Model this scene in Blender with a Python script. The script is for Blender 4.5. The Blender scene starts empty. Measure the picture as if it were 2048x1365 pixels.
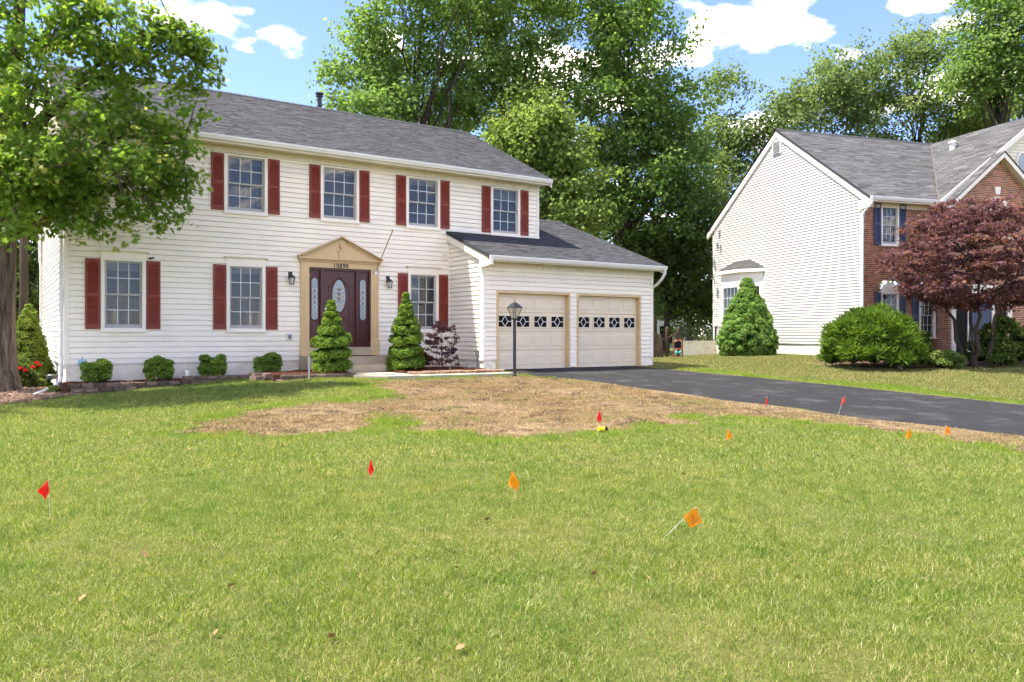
import bpy, bmesh, math, random
import numpy as np
from mathutils import Vector, Matrix

# ---------------------------------------------------------------- camera, sky, sun, exposure
sc = bpy.context.scene
cd = bpy.data.cameras.new('Camera')
cam = bpy.data.objects.new('Camera', cd)
sc.collection.objects.link(cam)
sc.camera = cam
CAM_AZ = math.radians(33.55)
cam.location = (0, 0, 1.5)
cam.rotation_euler = (math.radians(90), 0, -CAM_AZ)
cd.sensor_width = 36
cd.lens = 1562 / 2048 * 36
cd.shift_y = -12.5 / 2048
cd.clip_start = 0.05
cd.clip_end = 2000

SUN_DIR = Vector((0.38, -0.2, -1.0)).normalized()     # direction the light travels
SUN_EL = math.asin(-SUN_DIR.z)
SUN_AZ = math.atan2(-SUN_DIR.x, -SUN_DIR.y)           # from +Y towards +X
sl = bpy.data.lights.new('Sun', 'SUN')
sl.energy = 2.0
sl.angle = math.radians(0.6)
sl.color = (1.0, 0.94, 0.82)
so = bpy.data.objects.new('Sun', sl)
so.rotation_euler = SUN_DIR.to_track_quat('-Z', 'Y').to_euler()
so.location = (-30, 10, 50)
sc.collection.objects.link(so)

sc.view_settings.view_transform = 'Standard'
sc.view_settings.look = 'None'
sc.view_settings.gamma = 1
sc.view_settings.exposure = 2.8
sc.view_settings.use_curve_mapping = False
sc.cycles.use_denoising = True
sc.cycles.max_bounces = 5
sc.cycles.diffuse_bounces = 3
sc.cycles.glossy_bounces = 2
sc.cycles.transmission_bounces = 3
sc.cycles.transparent_max_bounces = 8
sc.cycles.use_adaptive_sampling = True
sc.cycles.adaptive_threshold = 0.03
sc.cycles.caustics_reflective = False
sc.cycles.caustics_refractive = False

w = bpy.data.worlds.new('World')
sc.world = w
w.use_nodes = True
nt = w.node_tree
nt.nodes.clear()
def N(t, typ, **k):
    n = t.nodes.new(typ)
    for a, b in k.items():
        setattr(n, a, b)
    return n
def L(t, a, b):
    t.links.new(a, b)
def M(t, op, a, b=None, c=None):
    n = N(t, 'ShaderNodeMath', operation=op)
    for i, v in enumerate((a, b, c)):
        if v is None: continue
        if isinstance(v, (int, float)): n.inputs[i].default_value = v
        else: L(t, v, n.inputs[i])
    return n.outputs[0]
w.cycles.sampling_method = 'MANUAL'
w.cycles.sample_map_resolution = 512
wo = N(nt, 'ShaderNodeOutputWorld')
bg = N(nt, 'ShaderNodeBackground')
bg.inputs[1].default_value = 0.15
sky = N(nt, 'ShaderNodeTexSky', sky_type='NISHITA')
sky.sun_disc = False
sky.sun_elevation = SUN_EL
sky.sun_rotation = SUN_AZ
sky.air_density = 0.85
sky.dust_density = 0.15
sky.ozone_density = 2.0
tcw = N(nt, 'ShaderNodeTexCoord')
nz = N(nt, 'ShaderNodeTexNoise')
nz.inputs['Scale'].default_value = 9
nz.inputs['Detail'].default_value = 5
nz.inputs['Roughness'].default_value = 0.58
mp = N(nt, 'ShaderNodeMapping')
mp.inputs['Scale'].default_value = (1, 1, 1.9)
L(nt, tcw.outputs['Generated'], mp.inputs[0])
L(nt, mp.outputs[0], nz.inputs['Vector'])
sepw = N(nt, 'ShaderNodeSeparateXYZ')
L(nt, tcw.outputs['Generated'], sepw.inputs[0])
zup = M(nt, 'MAXIMUM', sepw.outputs[2], 0.03)
cmb = N(nt, 'ShaderNodeCombineXYZ')
L(nt, M(nt, 'DIVIDE', sepw.outputs[0], zup), cmb.inputs[0])
L(nt, M(nt, 'DIVIDE', sepw.outputs[1], zup), cmb.inputs[1])
cmb.inputs[2].default_value = 7.2
nzb = N(nt, 'ShaderNodeTexNoise')
nzb.inputs['Scale'].default_value = 1.3
nzb.inputs['Detail'].default_value = 4
nzb.inputs['Roughness'].default_value = 0.55
L(nt, cmb.outputs[0], nzb.inputs['Vector'])
def az_el(az, el):
    return Vector((math.sin(az) * math.cos(el), math.cos(az) * math.cos(el), math.sin(el)))
acc = M(nt, 'MULTIPLY_ADD', nzb.outputs[0], 9.0, -4.76)       # broad scattered cloud everywhere in the sky
# individual fair-weather clouds: azimuth, elevation, half width, half height (degrees)
for a, e, hw, hh in ((17.2, 20.0, 2.7, 1.5), (9.0, 20.4, 2.9, 1.1), (48.8, 21.3, 2.2, 1.2), (47.0, 18.9, 1.7, 1.1),
                     (60.5, 20.6, 3.0, 1.2), (24.5, 20.3, 1.8, 1.6), (57.0, 18.2, 2.2, .8), (63.0, 19.0, 2.5, .9),
                     (35.0, 27.0, 5.0, 2.0)):
    az, el = math.radians(a), math.radians(e)
    c = az_el(az, el)
    t1 = Vector((math.cos(az), -math.sin(az), 0))
    t2 = c.cross(t1) * -1
    if t2.z < 0: t2 = -t2
    def dot(v):
        n = N(nt, 'ShaderNodeVectorMath', operation='DOT_PRODUCT')
        L(nt, tcw.outputs['Generated'], n.inputs[0])
        n.inputs[1].default_value = v
        return n.outputs['Value']
    q1 = M(nt, 'MULTIPLY', dot(t1), 1.3 / math.radians(hw))
    q2 = M(nt, 'MULTIPLY_ADD', dot(t2), 1.3 / math.radians(hh), 0.0)
    r2 = M(nt, 'ADD', M(nt, 'MULTIPLY', q1, q1), M(nt, 'MULTIPLY', q2, q2))
    front = M(nt, 'GREATER_THAN', dot(c), 0.5)
    m = M(nt, 'MULTIPLY', M(nt, 'SUBTRACT', 1.0, r2), front)
    m = M(nt, 'ADD', m, M(nt, 'MULTIPLY', M(nt, 'SUBTRACT', front, 1.0), 3.0))
    acc = M(nt, 'MAXIMUM', acc, m)
dens = M(nt, 'ADD', M(nt, 'MULTIPLY', M(nt, 'MAXIMUM', acc, -1.2), 0.55), M(nt, 'MULTIPLY_ADD', nz.outputs[0], 3.0, -1.55))
mr = N(nt, 'ShaderNodeMapRange', interpolation_type='SMOOTHSTEP')
L(nt, dens, mr.inputs['Value'])
mr.inputs['From Min'].default_value = 0.0
mr.inputs['From Max'].default_value = 1.0
mr.inputs['To Max'].default_value = 0.95
mixw = N(nt, 'ShaderNodeMix', data_type='RGBA')
L(nt, mr.outputs[0], mixw.inputs[0])
skd = N(nt, 'ShaderNodeMix', data_type='RGBA', blend_type='MULTIPLY')
skd.inputs[0].default_value = 1.0
L(nt, sky.outputs[0], skd.inputs[6])
skd.inputs[7].default_value = (.315, .307, .385, 1)
L(nt, skd.outputs[2], mixw.inputs[6])
mixw.inputs[7].default_value = (9.6, 8.3, 6.7, 1)
L(nt, mixw.outputs[2], bg.inputs[0])
L(nt, bg.outputs[0], wo.inputs[0])

# ---------------------------------------------------------------- helpers
R = random.Random(7)
C = sc.collection
MATS = {}
def new_mat(name):
    m = bpy.data.materials.new(name)
    m.use_nodes = True
    t = m.node_tree
    t.nodes.clear()
    o = N(t, 'ShaderNodeOutputMaterial')
    MATS[name] = m
    return m, t, o
def rgb(t, v):
    n = N(t, 'ShaderNodeRGB')
    n.outputs[0].default_value = (*v, 1)
    return n.outputs[0]
def noise(t, scale, detail=4, rough=0.55, vec=None, stretch=None, world=False):
    tc = N(t, 'ShaderNodeTexCoord')
    src = tc.outputs['Object']
    if world:
        src = N(t, 'ShaderNodeNewGeometry').outputs['Position']
    if stretch:
        m_ = N(t, 'ShaderNodeMapping')
        m_.inputs['Scale'].default_value = stretch
        L(t, src, m_.inputs[0])
        src = m_.outputs[0]
    n = N(t, 'ShaderNodeTexNoise')
    n.inputs['Scale'].default_value = scale
    n.inputs['Detail'].default_value = detail
    n.inputs['Roughness'].default_value = rough
    L(t, src, n.inputs['Vector'])
    return n.outputs[0]
def ramp(t, fac, stops):
    r = N(t, 'ShaderNodeValToRGB')
    el = r.color_ramp.elements
    while len(el) < len(stops): el.new(0.5)
    for e, (p, c) in zip(el, stops):
        e.position = p
        e.color = (*c, 1)
    L(t, fac, r.inputs[0])
    return r.outputs[0]
def mixc(t, fac, a, b, mode='MIX'):
    n = N(t, 'ShaderNodeMix', data_type='RGBA', blend_type=mode)
    for i, v in ((0, fac), (6, a), (7, b)):
        if isinstance(v, (int, float)): n.inputs[i].default_value = v
        elif isinstance(v, tuple): n.inputs[i].default_value = (*v, 1)
        else: L(t, v, n.inputs[i])
    return n.outputs[2]
def sh(v, k):
    return tuple(min(1, x * k) for x in v)
def pm(name, base, rough=0.6, var=0.12, scale=6, bump=0.0, bscale=60, spec=0.4, attr=None, metal=0, stretch=None, world=False, dirt=None, grain=None):
    """plain procedural surface: base colour with grain, optional per-piece tone attribute and bump"""
    m, t, o = new_mat(name)
    b = N(t, 'ShaderNodeBsdfPrincipled')
    n1 = noise(t, scale, 5, 0.6, stretch=stretch, world=world)
    col = ramp(t, n1, [(0.25, sh(base, 1 - var)), (0.75, sh(base, 1 + var))])
    if dirt:
        n2 = noise(t, dirt[1], 6, 0.65, world=True)
        f = N(t, 'ShaderNodeMapRange')
        L(t, n2, f.inputs[0])
        f.inputs[1].default_value = dirt[3] if len(dirt) > 3 else 0.5
        f.inputs[2].default_value = dirt[4] if len(dirt) > 3 else 0.72
        f.inputs[4].default_value = dirt[2]
        col = mixc(t, f.outputs[0], col, dirt[0])
    if grain:
        col = mixc(t, 1.0, col, ramp(t, noise(t, grain[0], 3, .7, world=True), [(.33, sh((1, 1, 1), 1 - grain[1])), (.67, (1, 1, 1))]), 'MULTIPLY')
    if attr:
        a = N(t, 'ShaderNodeAttribute', attribute_name='tone')
        k = N(t, 'ShaderNodeMapRange')
        L(t, a.outputs['Fac'], k.inputs[0])
        k.inputs[3].default_value = 1 - attr
        k.inputs[4].default_value = 1 + attr
        vm = N(t, 'ShaderNodeVectorMath', operation='SCALE')
        L(t, col, vm.inputs[0])
        L(t, k.outputs[0], vm.inputs['Scale'])
        col = vm.outputs[0]
    L(t, col, b.inputs['Base Color'])
    b.inputs['Roughness'].default_value = rough
    b.inputs['Metallic'].default_value = metal
    b.inputs['Specular IOR Level'].default_value = spec
    if bump:
        bn = N(t, 'ShaderNodeBump')
        bn.inputs['Strength'].default_value = bump
        bn.inputs['Distance'].default_value = 0.02
        L(t, noise(t, bscale, 4, 0.6, stretch=stretch, world=world), bn.inputs['Height'])
        L(t, bn.outputs[0], b.inputs['Normal'])
    L(t, b.outputs[0], o.inputs[0])
    return m
def leafmat(name, c1, c2, c3=None, trans=0.4, rough=0.65, wvar=0.0, spec=0.12):
    """leaf: colour runs c1..c2 (a few c3) with the per-leaf tone, light passes through"""
    m, t, o = new_mat(name)
    a = N(t, 'ShaderNodeAttribute', attribute_name='tone')
    st = [(0.0, c1), (0.8, c2)] + ([(0.97, c3)] if c3 else [])
    col = ramp(t, a.outputs['Fac'], st)
    if wvar:
        n1 = noise(t, 0.55, 3, 0.5, world=True)
        f = N(t, 'ShaderNodeMapRange')
        L(t, n1, f.inputs[0])
        f.inputs[1].default_value = 0.3
        f.inputs[2].default_value = 0.7
        f.inputs[3].default_value = 1 - wvar
        f.inputs[4].default_value = 1 + wvar
        vm = N(t, 'ShaderNodeVectorMath', operation='SCALE')
        L(t, col, vm.inputs[0])
        L(t, f.outputs[0], vm.inputs['Scale'])
        col = vm.outputs[0]
    b = N(t, 'ShaderNodeBsdfPrincipled')
    L(t, col, b.inputs['Base Color'])
    b.inputs['Roughness'].default_value = rough
    b.inputs['Specular IOR Level'].default_value = spec
    tr = N(t, 'ShaderNodeBsdfTranslucent')
    tcol = mixc(t, 0.6, col, (0.88, 1.0, 0.30), 'MULTIPLY')
    L(t, mixc(t, 1.0, tcol, (1.6, 1.6, 1.6), 'MULTIPLY'), tr.inputs[0])
    mx = N(t, 'ShaderNodeMixShader')
    mx.inputs[0].default_value = trans
    L(t, b.outputs[0], mx.inputs[1])
    L(t, tr.outputs[0], mx.inputs[2])
    L(t, mx.outputs[0], o.inputs[0])
    return m

class MB:
    def __init__(s):
        s.v = []; s.f = []; s.tone = None
    def add(s, vs, fs):
        k = len(s.v)
        s.v += [tuple(p) for p in vs]
        s.f += [tuple(i + k for i in f) for f in fs]
        return s
    def quad(s, a, b, c, d): return s.add((a, b, c, d), ((0, 1, 2, 3),))
    def poly(s, pts): return s.add(pts, (tuple(range(len(pts))),))
    def box(s, x0, x1, y0, y1, z0, z1):
        return s.add([(x0, y0, z0), (x1, y0, z0), (x1, y1, z0), (x0, y1, z0), (x0, y0, z1), (x1, y0, z1), (x1, y1, z1), (x0, y1, z1)],
                     [(3, 2, 1, 0), (4, 5, 6, 7), (0, 1, 5, 4), (1, 2, 6, 5), (2, 3, 7, 6), (3, 0, 4, 7)])
    def cbox(s, x0, x1, y0, y1, z0, z1, c):
        """box with its front (-y) face chamfered by c"""
        return s.add([(x0, y1, z0), (x1, y1, z0), (x1, y1, z1), (x0, y1, z1), (x0, y0 + c, z0), (x1, y0 + c, z0), (x1, y0 + c, z1), (x0, y0 + c, z1),
                      (x0 + c, y0, z0 + c), (x1 - c, y0, z0 + c), (x1 - c, y0, z1 - c), (x0 + c, y0, z1 - c)],
                     [(0, 3, 2, 1), (0, 1, 5, 4), (1, 2, 6, 5), (2, 3, 7, 6), (3, 0, 4, 7), (4, 5, 9, 8), (5, 6, 10, 9), (6, 7, 11, 10), (7, 4, 8, 11), (8, 9, 10, 11)])
    def prism(s, pts, d0, d1, ax='y'):
        """polygon pts (two coordinates) pushed along axis ax"""
        n = len(pts)
        def P(p, d):
            return (p[0], d, p[1]) if ax == 'y' else ((d, p[0], p[1]) if ax == 'x' else (p[0], p[1], d))
        vs = [P(p, d0) for p in pts] + [P(p, d1) for p in pts]
        fs = [tuple(range(n)), tuple(range(2 * n - 1, n - 1, -1))] + [(i, i + n, (i + 1) % n + n, (i + 1) % n) for i in range(n)]
        return s.add(vs, fs)
    def tube(s, pts, rad, n=8, cap=True):
        pts = [Vector(p) for p in pts]
        if isinstance(rad, (int, float)): rad = [rad] * len(pts)
        k = len(s.v)
        prev = None
        for i, p in enumerate(pts):
            d = (pts[min(i + 1, len(pts) - 1)] - pts[max(i - 1, 0)])
            if d.length < 1e-6: d = Vector((0, 0, 1))
            d.normalize()
            if prev is None:
                a = d.orthogonal().normalized()
            else:
                a = prev - d * prev.dot(d)
                a = a.normalized() if a.length > 1e-5 else d.orthogonal().normalized()
            prev = a
            b = d.cross(a)
            for j in range(n):
                t = 2 * math.pi * j / n
                s.v.append(tuple(p + (a * math.cos(t) + b * math.sin(t)) * rad[i]))
        for i in range(len(pts) - 1):
            for j in range(n):
                q = k + i * n
                s.f.append((q + j, q + (j + 1) % n, q + n + (j + 1) % n, q + n + j))
        if cap:
            s.f.append(tuple(k + j for j in range(n - 1, -1, -1)))
            q = k + (len(pts) - 1) * n
            s.f.append(tuple(q + j for j in range(n)))
        return s
    def lathe(s, c, prof, n=16, sx=1, sy=1, rot=0):
        k = len(s.v)
        for r, z in prof:
            for j in range(n):
                t = 2 * math.pi * j / n + rot
                s.v.append((c[0] + r * math.cos(t) * sx, c[1] + r * math.sin(t) * sy, c[2] + z))
        for i in range(len(prof) - 1):
            for j in range(n):
                q = k + i * n
                s.f.append((q + j, q + (j + 1) % n, q + n + (j + 1) % n, q + n + j))
        s.f.append(tuple(k + j for j in range(n - 1, -1, -1)))
        q = k + (len(prof) - 1) * n
        s.f.append(tuple(q + j for j in range(n)))
        return s
    def beam(s, p0, p1, wv, hv):
        """bar from p0 to p1, cross-section spanned by the vectors wv and hv (p0, p1 at one edge)"""
        p0, p1, wv, hv = map(Vector, (p0, p1, wv, hv))
        vs = [p0, p0 + wv, p0 + wv + hv, p0 + hv, p1, p1 + wv, p1 + wv + hv, p1 + hv]
        return s.add(vs, [(0, 1, 2, 3), (7, 6, 5, 4), (0, 4, 5, 1), (1, 5, 6, 2), (2, 6, 7, 3), (3, 7, 4, 0)])
    def mesh(s, name, smooth=False):
        me = bpy.data.meshes.new(name)
        me.from_pydata(s.v, [], s.f)
        if s.tone is not None:
            a = me.attributes.new('tone', 'FLOAT', 'POINT')
            a.data.foreach_set('value', np.asarray(s.tone, dtype=np.float32))
        bm = bmesh.new(); bm.from_mesh(me)
        bmesh.ops.recalc_face_normals(bm, faces=bm.faces)
        bm.to_mesh(me); bm.free()
        if smooth:
            me.polygons.foreach_set('use_smooth', [True] * len(me.polygons))
        me.update()
        return me
    def build(s, name, mat, parent=None, smooth=False):
        return obj(name, s.mesh(name, smooth), mat, parent)

def obj(name, me, mat, parent=None):
    if isinstance(mat, str): mat = MATS[mat]
    if mat is not None and not me.materials: me.materials.append(mat)
    o = bpy.data.objects.new(name, me)
    C.objects.link(o)
    o.parent = parent
    return o
def tag(o, label, cat, group=None, kind=None):
    if label: o['label'] = label
    if cat: o['category'] = cat
    if group: o['group'] = group
    if kind: o['kind'] = kind
    return o
def thing(name, label, cat, loc=(0, 0, 0), rz=0, group=None):
    o = bpy.data.objects.new(name, None)
    o.empty_display_size = 0.2
    C.objects.link(o)
    o.location = loc
    o.rotation_euler = (0, 0, rz)
    return tag(o, label, cat, group)
def share(o, parent, loc=(0, 0, 0)):
    c = o.copy()
    C.objects.link(c)
    c.parent = parent
    c.location = loc
    return c

def terr(x, y):
    """height of the ground"""
    z = .52 - .042 * (18 - min(y, 18)) if y > -12 else -.74
    l = max(0.0, min(6 - x, 9))
    z -= .075 * l * max(0.0, min(1.0, y / 18))
    z += .022 * max(0.0, min(x - 18, 15))
    if y > 20: z -= .02 * min(y - 20, 20)
    z += .17 * math.exp(-((x - .1) ** 2 + (y - 20.1) ** 2) / 1.5)
    return z

# numpy foliage -------------------------------------------------------------
def np_mesh(name, verts, k, n, tone, tmpl_faces=None):
    """n copies of a k-gon (or of a small face list) laid out one after the other"""
    me = bpy.data.meshes.new(name)
    faces = tmpl_faces or [tuple(range(k))]
    me.vertices.add(n * k)
    me.vertices.foreach_set('co', np.ascontiguousarray(verts, dtype=np.float32).ravel())
    idx = np.concatenate([np.asarray(f) for f in faces])
    ln = np.array([len(f) for f in faces])
    tot = int(ln.sum())
    loops = (np.arange(n)[:, None] * k + idx[None, :]).ravel().astype(np.int32)
    starts = (np.arange(n)[:, None] * tot + np.concatenate([[0], np.cumsum(ln)[:-1]])[None, :]).ravel().astype(np.int32)
    me.loops.add(n * tot)
    me.loops.foreach_set('vertex_index', loops)
    me.polygons.add(n * len(faces))
    me.polygons.foreach_set('loop_start', starts)
    a = me.attributes.new('tone', 'FLOAT', 'POINT')
    a.data.foreach_set('value', np.repeat(tone, k).astype(np.float32))
    me.update(calc_edges=True)
    return me
def norm(a):
    return a / np.maximum(np.linalg.norm(a, axis=1, keepdims=True), 1e-6)
QUADL = (np.array([(-.0, -.5, 0), (.42, -.05, .10), (0, .55, 0), (-.42, -.05, .10)]), [(0, 1, 2), (0, 2, 3)])
OAK = (np.array([(0, -.55, 0), (.06, -.28, 0), (.30, -.34, .05), (.15, -.08, .03), (.44, .02, .08), (.17, .14, .03), (.30, .36, .05), (.08, .32, .02), (0, .62, 0),
                 (-.08, .32, .02), (-.30, .36, .05), (-.17, .14, .03), (-.44, .02, .08), (-.15, -.08, .03), (-.30, -.34, .05), (-.06, -.28, 0)]),
       [(0, 1, 15), (1, 2, 3), (15, 1, 3, 13), (13, 14, 15), (3, 4, 5), (3, 5, 11, 13), (11, 12, 13), (5, 6, 7), (5, 7, 9, 11), (9, 10, 11), (7, 8, 9)])
SPIKE = (np.array([(-.10, 0, 0), (.10, 0, 0), (.09, .5, .06), (0, 1.0, -.04), (-.09, .5, .06)]), [(0, 1, 2, 4), (4, 2, 3)])
PALM = (np.array([(0, -.4, 0), (.2, -.1, .04), (.55, .05, 0), (.2, .2, .05), (0, .65, 0), (-.2, .2, .05), (-.55, .05, 0), (-.2, -.1, .04)]),
        [(0, 1, 7), (1, 2, 3), (1, 3, 5, 7), (5, 6, 7), (3, 4, 5)])
def leaves(name, pos, nrm, size, tone, tmpl, rng, axis=None):
    T, F = tmpl
    n = len(pos)
    nrm = norm(nrm)
    if axis is None:
        a = norm(rng.normal(size=(n, 3)) + np.array([0, 0, -.5]))
    else:
        a = norm(axis)
    a = norm(a - nrm * (a * nrm).sum(1, keepdims=True) * (1 if axis is None else 0))
    if axis is not None:
        nrm = norm(nrm - a * (a * nrm).sum(1, keepdims=True))
    b = np.cross(a, nrm)
    s = size[:, None, None]
    V = pos[:, None, :] + s * (T[None, :, 0, None] * b[:, None, :] + T[None, :, 1, None] * a[:, None, :] + T[None, :, 2, None] * nrm[:, None, :])
    return np_mesh(name, V.reshape(-1, 3), len(T), n, tone, F)
# ---------------------------------------------------------------- materials
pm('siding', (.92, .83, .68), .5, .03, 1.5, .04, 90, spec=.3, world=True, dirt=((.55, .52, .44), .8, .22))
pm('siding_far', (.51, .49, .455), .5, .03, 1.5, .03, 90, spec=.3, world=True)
pm('trim', (.89, .81, .69), .5, .03, 4)
pm('soffit', (.74, .68, .56), .6, .05, 5)
pm('gutter', (.76, .74, .68), .35, .04, 3, spec=.5)
pm('tan', (.64, .455, .235), .55, .06, 4)
pm('shutter_red', (.225, .040, .021), .5, .08, 7, spec=.35)
pm('shutter_blue', (.045, .062, .115), .5, .10, 7)
pm('door_maroon', (.072, .018, .014), .38, .10, 9, .05, 40, spec=.5, stretch=(6, 6, 1))
pm('garage_door', (.76, .64, .46), .5, .03, 3)
pm('sash', (.40, .385, .35), .5, .05, 6)
pm('muntin', (.72, .72, .70), .5, .03, 6)
pm('black_metal', (.018, .02, .021), .45, .2, 20, spec=.5)
pm('dark_metal', (.05, .05, .055), .5, .2, 20, spec=.5)
pm('silver', (.62, .60, .56), .3, .05, 20, metal=.9)
pm('brass', (.60, .46, .20), .35, .06, 20, metal=.7)
pm('gold_wood', (.36, .16, .04), .4, .12, 8, stretch=(1, 1, .2))
pm('concrete', (.50, .40, .27), .85, .10, 3, .35, 120, spec=.2, dirt=((.26, .21, .15), 2.2, .5))
pm('walk', (.38, .33, .25), .85, .10, 2, .3, 110, spec=.2, dirt=((.36, .31, .23), 2.0, .5))
pm('painted_brick', (.93, .86, .73), .75, .04, 7, .15, 70, attr=.04, dirt=((.50, .33, .20), 2.3, .6))
pm('brick_red', (.32, .115, .062), .8, .14, 14, .3, 70, attr=.45)
pm('mortar', (.60, .52, .40), .9, .08, 12, .2, 90)
pm('stone_block', (.145, .105, .078), .9, .30, 9, .9, 26, spec=.2, attr=.40, dirt=((.24, .17, .12), 3.0, .6))
pm('asphalt', (.026, .0255, .027), .88, .18, 2.2, .55, 260, spec=.25, world=True, dirt=((.080, .078, .076), 1.5, .75, .52, .66), grain=(140, .55))
pm('shingle', (.058, .059, .064), .9, .25, 60, .5, 150, spec=.15, attr=.30)
pm('shingle_far', (.088, .086, .087), .9, .18, 40, .4, 120, spec=.2, attr=.38)
pm('ridge_dark', (.035, .037, .044), .9, .2, 20)
pm('valley_brown', (.11, .085, .07), .9, .2, 20)
pm('bay_shingle', (.055, .053, .052), .9, .2, 20, attr=.4)
def barkmat():
    m, t, o = new_mat('bark')
    b = N(t, 'ShaderNodeBsdfPrincipled')
    n1 = noise(t, 1, 6, .68, stretch=(13, 13, 1.5))
    n2 = noise(t, 1, 4, .6, stretch=(3, 3, .5))
    c1 = ramp(t, n1, [(.34, (.035, .026, .019)), (.5, (.15, .115, .085)), (.68, (.27, .215, .165))])
    L(t, mixc(t, 1.0, c1, ramp(t, n2, [(.35, (.62, .60, .58)), (.65, (1.15, 1.12, 1.08))]), 'MULTIPLY'), b.inputs['Base Color'])
    b.inputs['Roughness'].default_value = .95
    b.inputs['Specular IOR Level'].default_value = .1
    bn = N(t, 'ShaderNodeBump'); bn.inputs['Strength'].default_value = 1.0; bn.inputs['Distance'].default_value = .06
    L(t, n1, bn.inputs['Height']); L(t, bn.outputs[0], b.inputs['Normal']); L(t, b.outputs[0], o.inputs[0])
barkmat()
pm('bark_far', (.060, .047, .036), .95, .3, 6, .6, 14, spec=.1, stretch=(1, 1, .2))
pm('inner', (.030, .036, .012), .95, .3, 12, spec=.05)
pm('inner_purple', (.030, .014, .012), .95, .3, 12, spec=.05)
pm('wood_fence', (.125, .082, .052), .9, .25, 8, .5, 40, attr=.2, stretch=(2, 2, .3))
pm('rust_orange', (.27, .075, .028), .7, .2, 12)
pm('teal', (.06, .36, .31), .5, .1, 10)
pm('mat_black', (.012, .012, .012), .95, .2, 30, .5, 200)
pm('plastic_white', (.74, .73, .69), .45, .04, 8)
pm('plastic_grey', (.17, .15, .135), .5, .1, 8)
pm('sign_blue', (.30, .48, .62), .5, .1, 20)
pm('rod_steel', (.48, .50, .50), .4, .1, 20, metal=.4)
pm('yellow', (.80, .62, .015), .45, .05, 20)
pm('flag_wire', (.62, .62, .60), .4, .05, 20, metal=.3)
pm('ink', (.16, .045, .01), .8, .05, 20)
pm('digit_black', (.012, .012, .012), .4, .05, 20)
pm('curtain', (.10, .105, .11), .9, .12, 30, stretch=(12, 12, .5))
pm('blind', (.30, .30, .30), .8, .05, 12)
pm('room', (.16, .15, .14), .9, .1, 3)
pm('leaf_dry', (.28, .14, .06), .8, .3, 30)
pm('vent_white', (.70, .71, .72), .5, .03, 10)
pm('distant_wall', (.52, .52, .53), .8, .1, 1)
pm('distant_roof', (.30, .29, .29), .9, .1, 2)
def flagmat(name, c):
    m, t, o = new_mat(name)
    d = N(t, 'ShaderNodeBsdfPrincipled'); d.inputs['Roughness'].default_value = .45
    col = ramp(t, noise(t, 40, 3), [(.3, sh(c, .85)), (.7, sh(c, 1.0))])
    L(t, col, d.inputs['Base Color'])
    tr = N(t, 'ShaderNodeBsdfTranslucent'); L(t, col, tr.inputs[0])
    mx = N(t, 'ShaderNodeMixShader'); mx.inputs[0].default_value = .45
    L(t, d.outputs[0], mx.inputs[1]); L(t, tr.outputs[0], mx.inputs[2]); L(t, mx.outputs[0], o.inputs[0])
flagmat('flag_red', (.95, .016, .012))
flagmat('flag_pink', (1.0, .09, .06))
flagmat('flag_orange', (1.0, .34, .008))
def glassmat(name, tint, rough=.03, k=1.0):
    m, t, o = new_mat(name)
    fr = N(t, 'ShaderNodeLayerWeight'); fr.inputs[0].default_value = .5
    f2 = M(t, 'MULTIPLY_ADD', M(t, 'POWER', fr.outputs['Facing'], 4.5), .9, .055 * k)
    g = N(t, 'ShaderNodeBsdfGlossy'); g.inputs['Roughness'].default_value = rough
    bp = N(t, 'ShaderNodeBump'); bp.inputs['Strength'].default_value = .02; bp.inputs['Distance'].default_value = .05
    L(t, noise(t, 2.5, 2), bp.inputs['Height']); L(t, bp.outputs[0], g.inputs['Normal'])
    tr = N(t, 'ShaderNodeBsdfTransparent'); tr.inputs[0].default_value = (*tint, 1)
    mx = N(t, 'ShaderNodeMixShader')
    L(t, f2, mx.inputs[0]); L(t, tr.outputs[0], mx.inputs[1]); L(t, g.outputs[0], mx.inputs[2])
    L(t, mx.outputs[0], o.inputs[0])
glassmat('glass', (.62, .66, .68))
glassmat('glass_lamp', (.85, .85, .82), .05, .8)
pm('glass_lite', (.010, .010, .0095), .3, .2, 4, spec=.05)
pm('curtain_pale', (.19, .19, .19), .9, .12, 30, stretch=(12, 12, .5))
pm('curtain_dark', (.10, .14, .11), .9, .15, 20)
pm('brick_edge', (.42, .27, .17), .85, .2, 12, .3, 50)
pm('glass_frost', (.30, .34, .36), .25, .25, 18, .3, 40, spec=.6)
pm('lamp_glass', (.62, .60, .54), .25, .06, 8, spec=.5)

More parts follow.
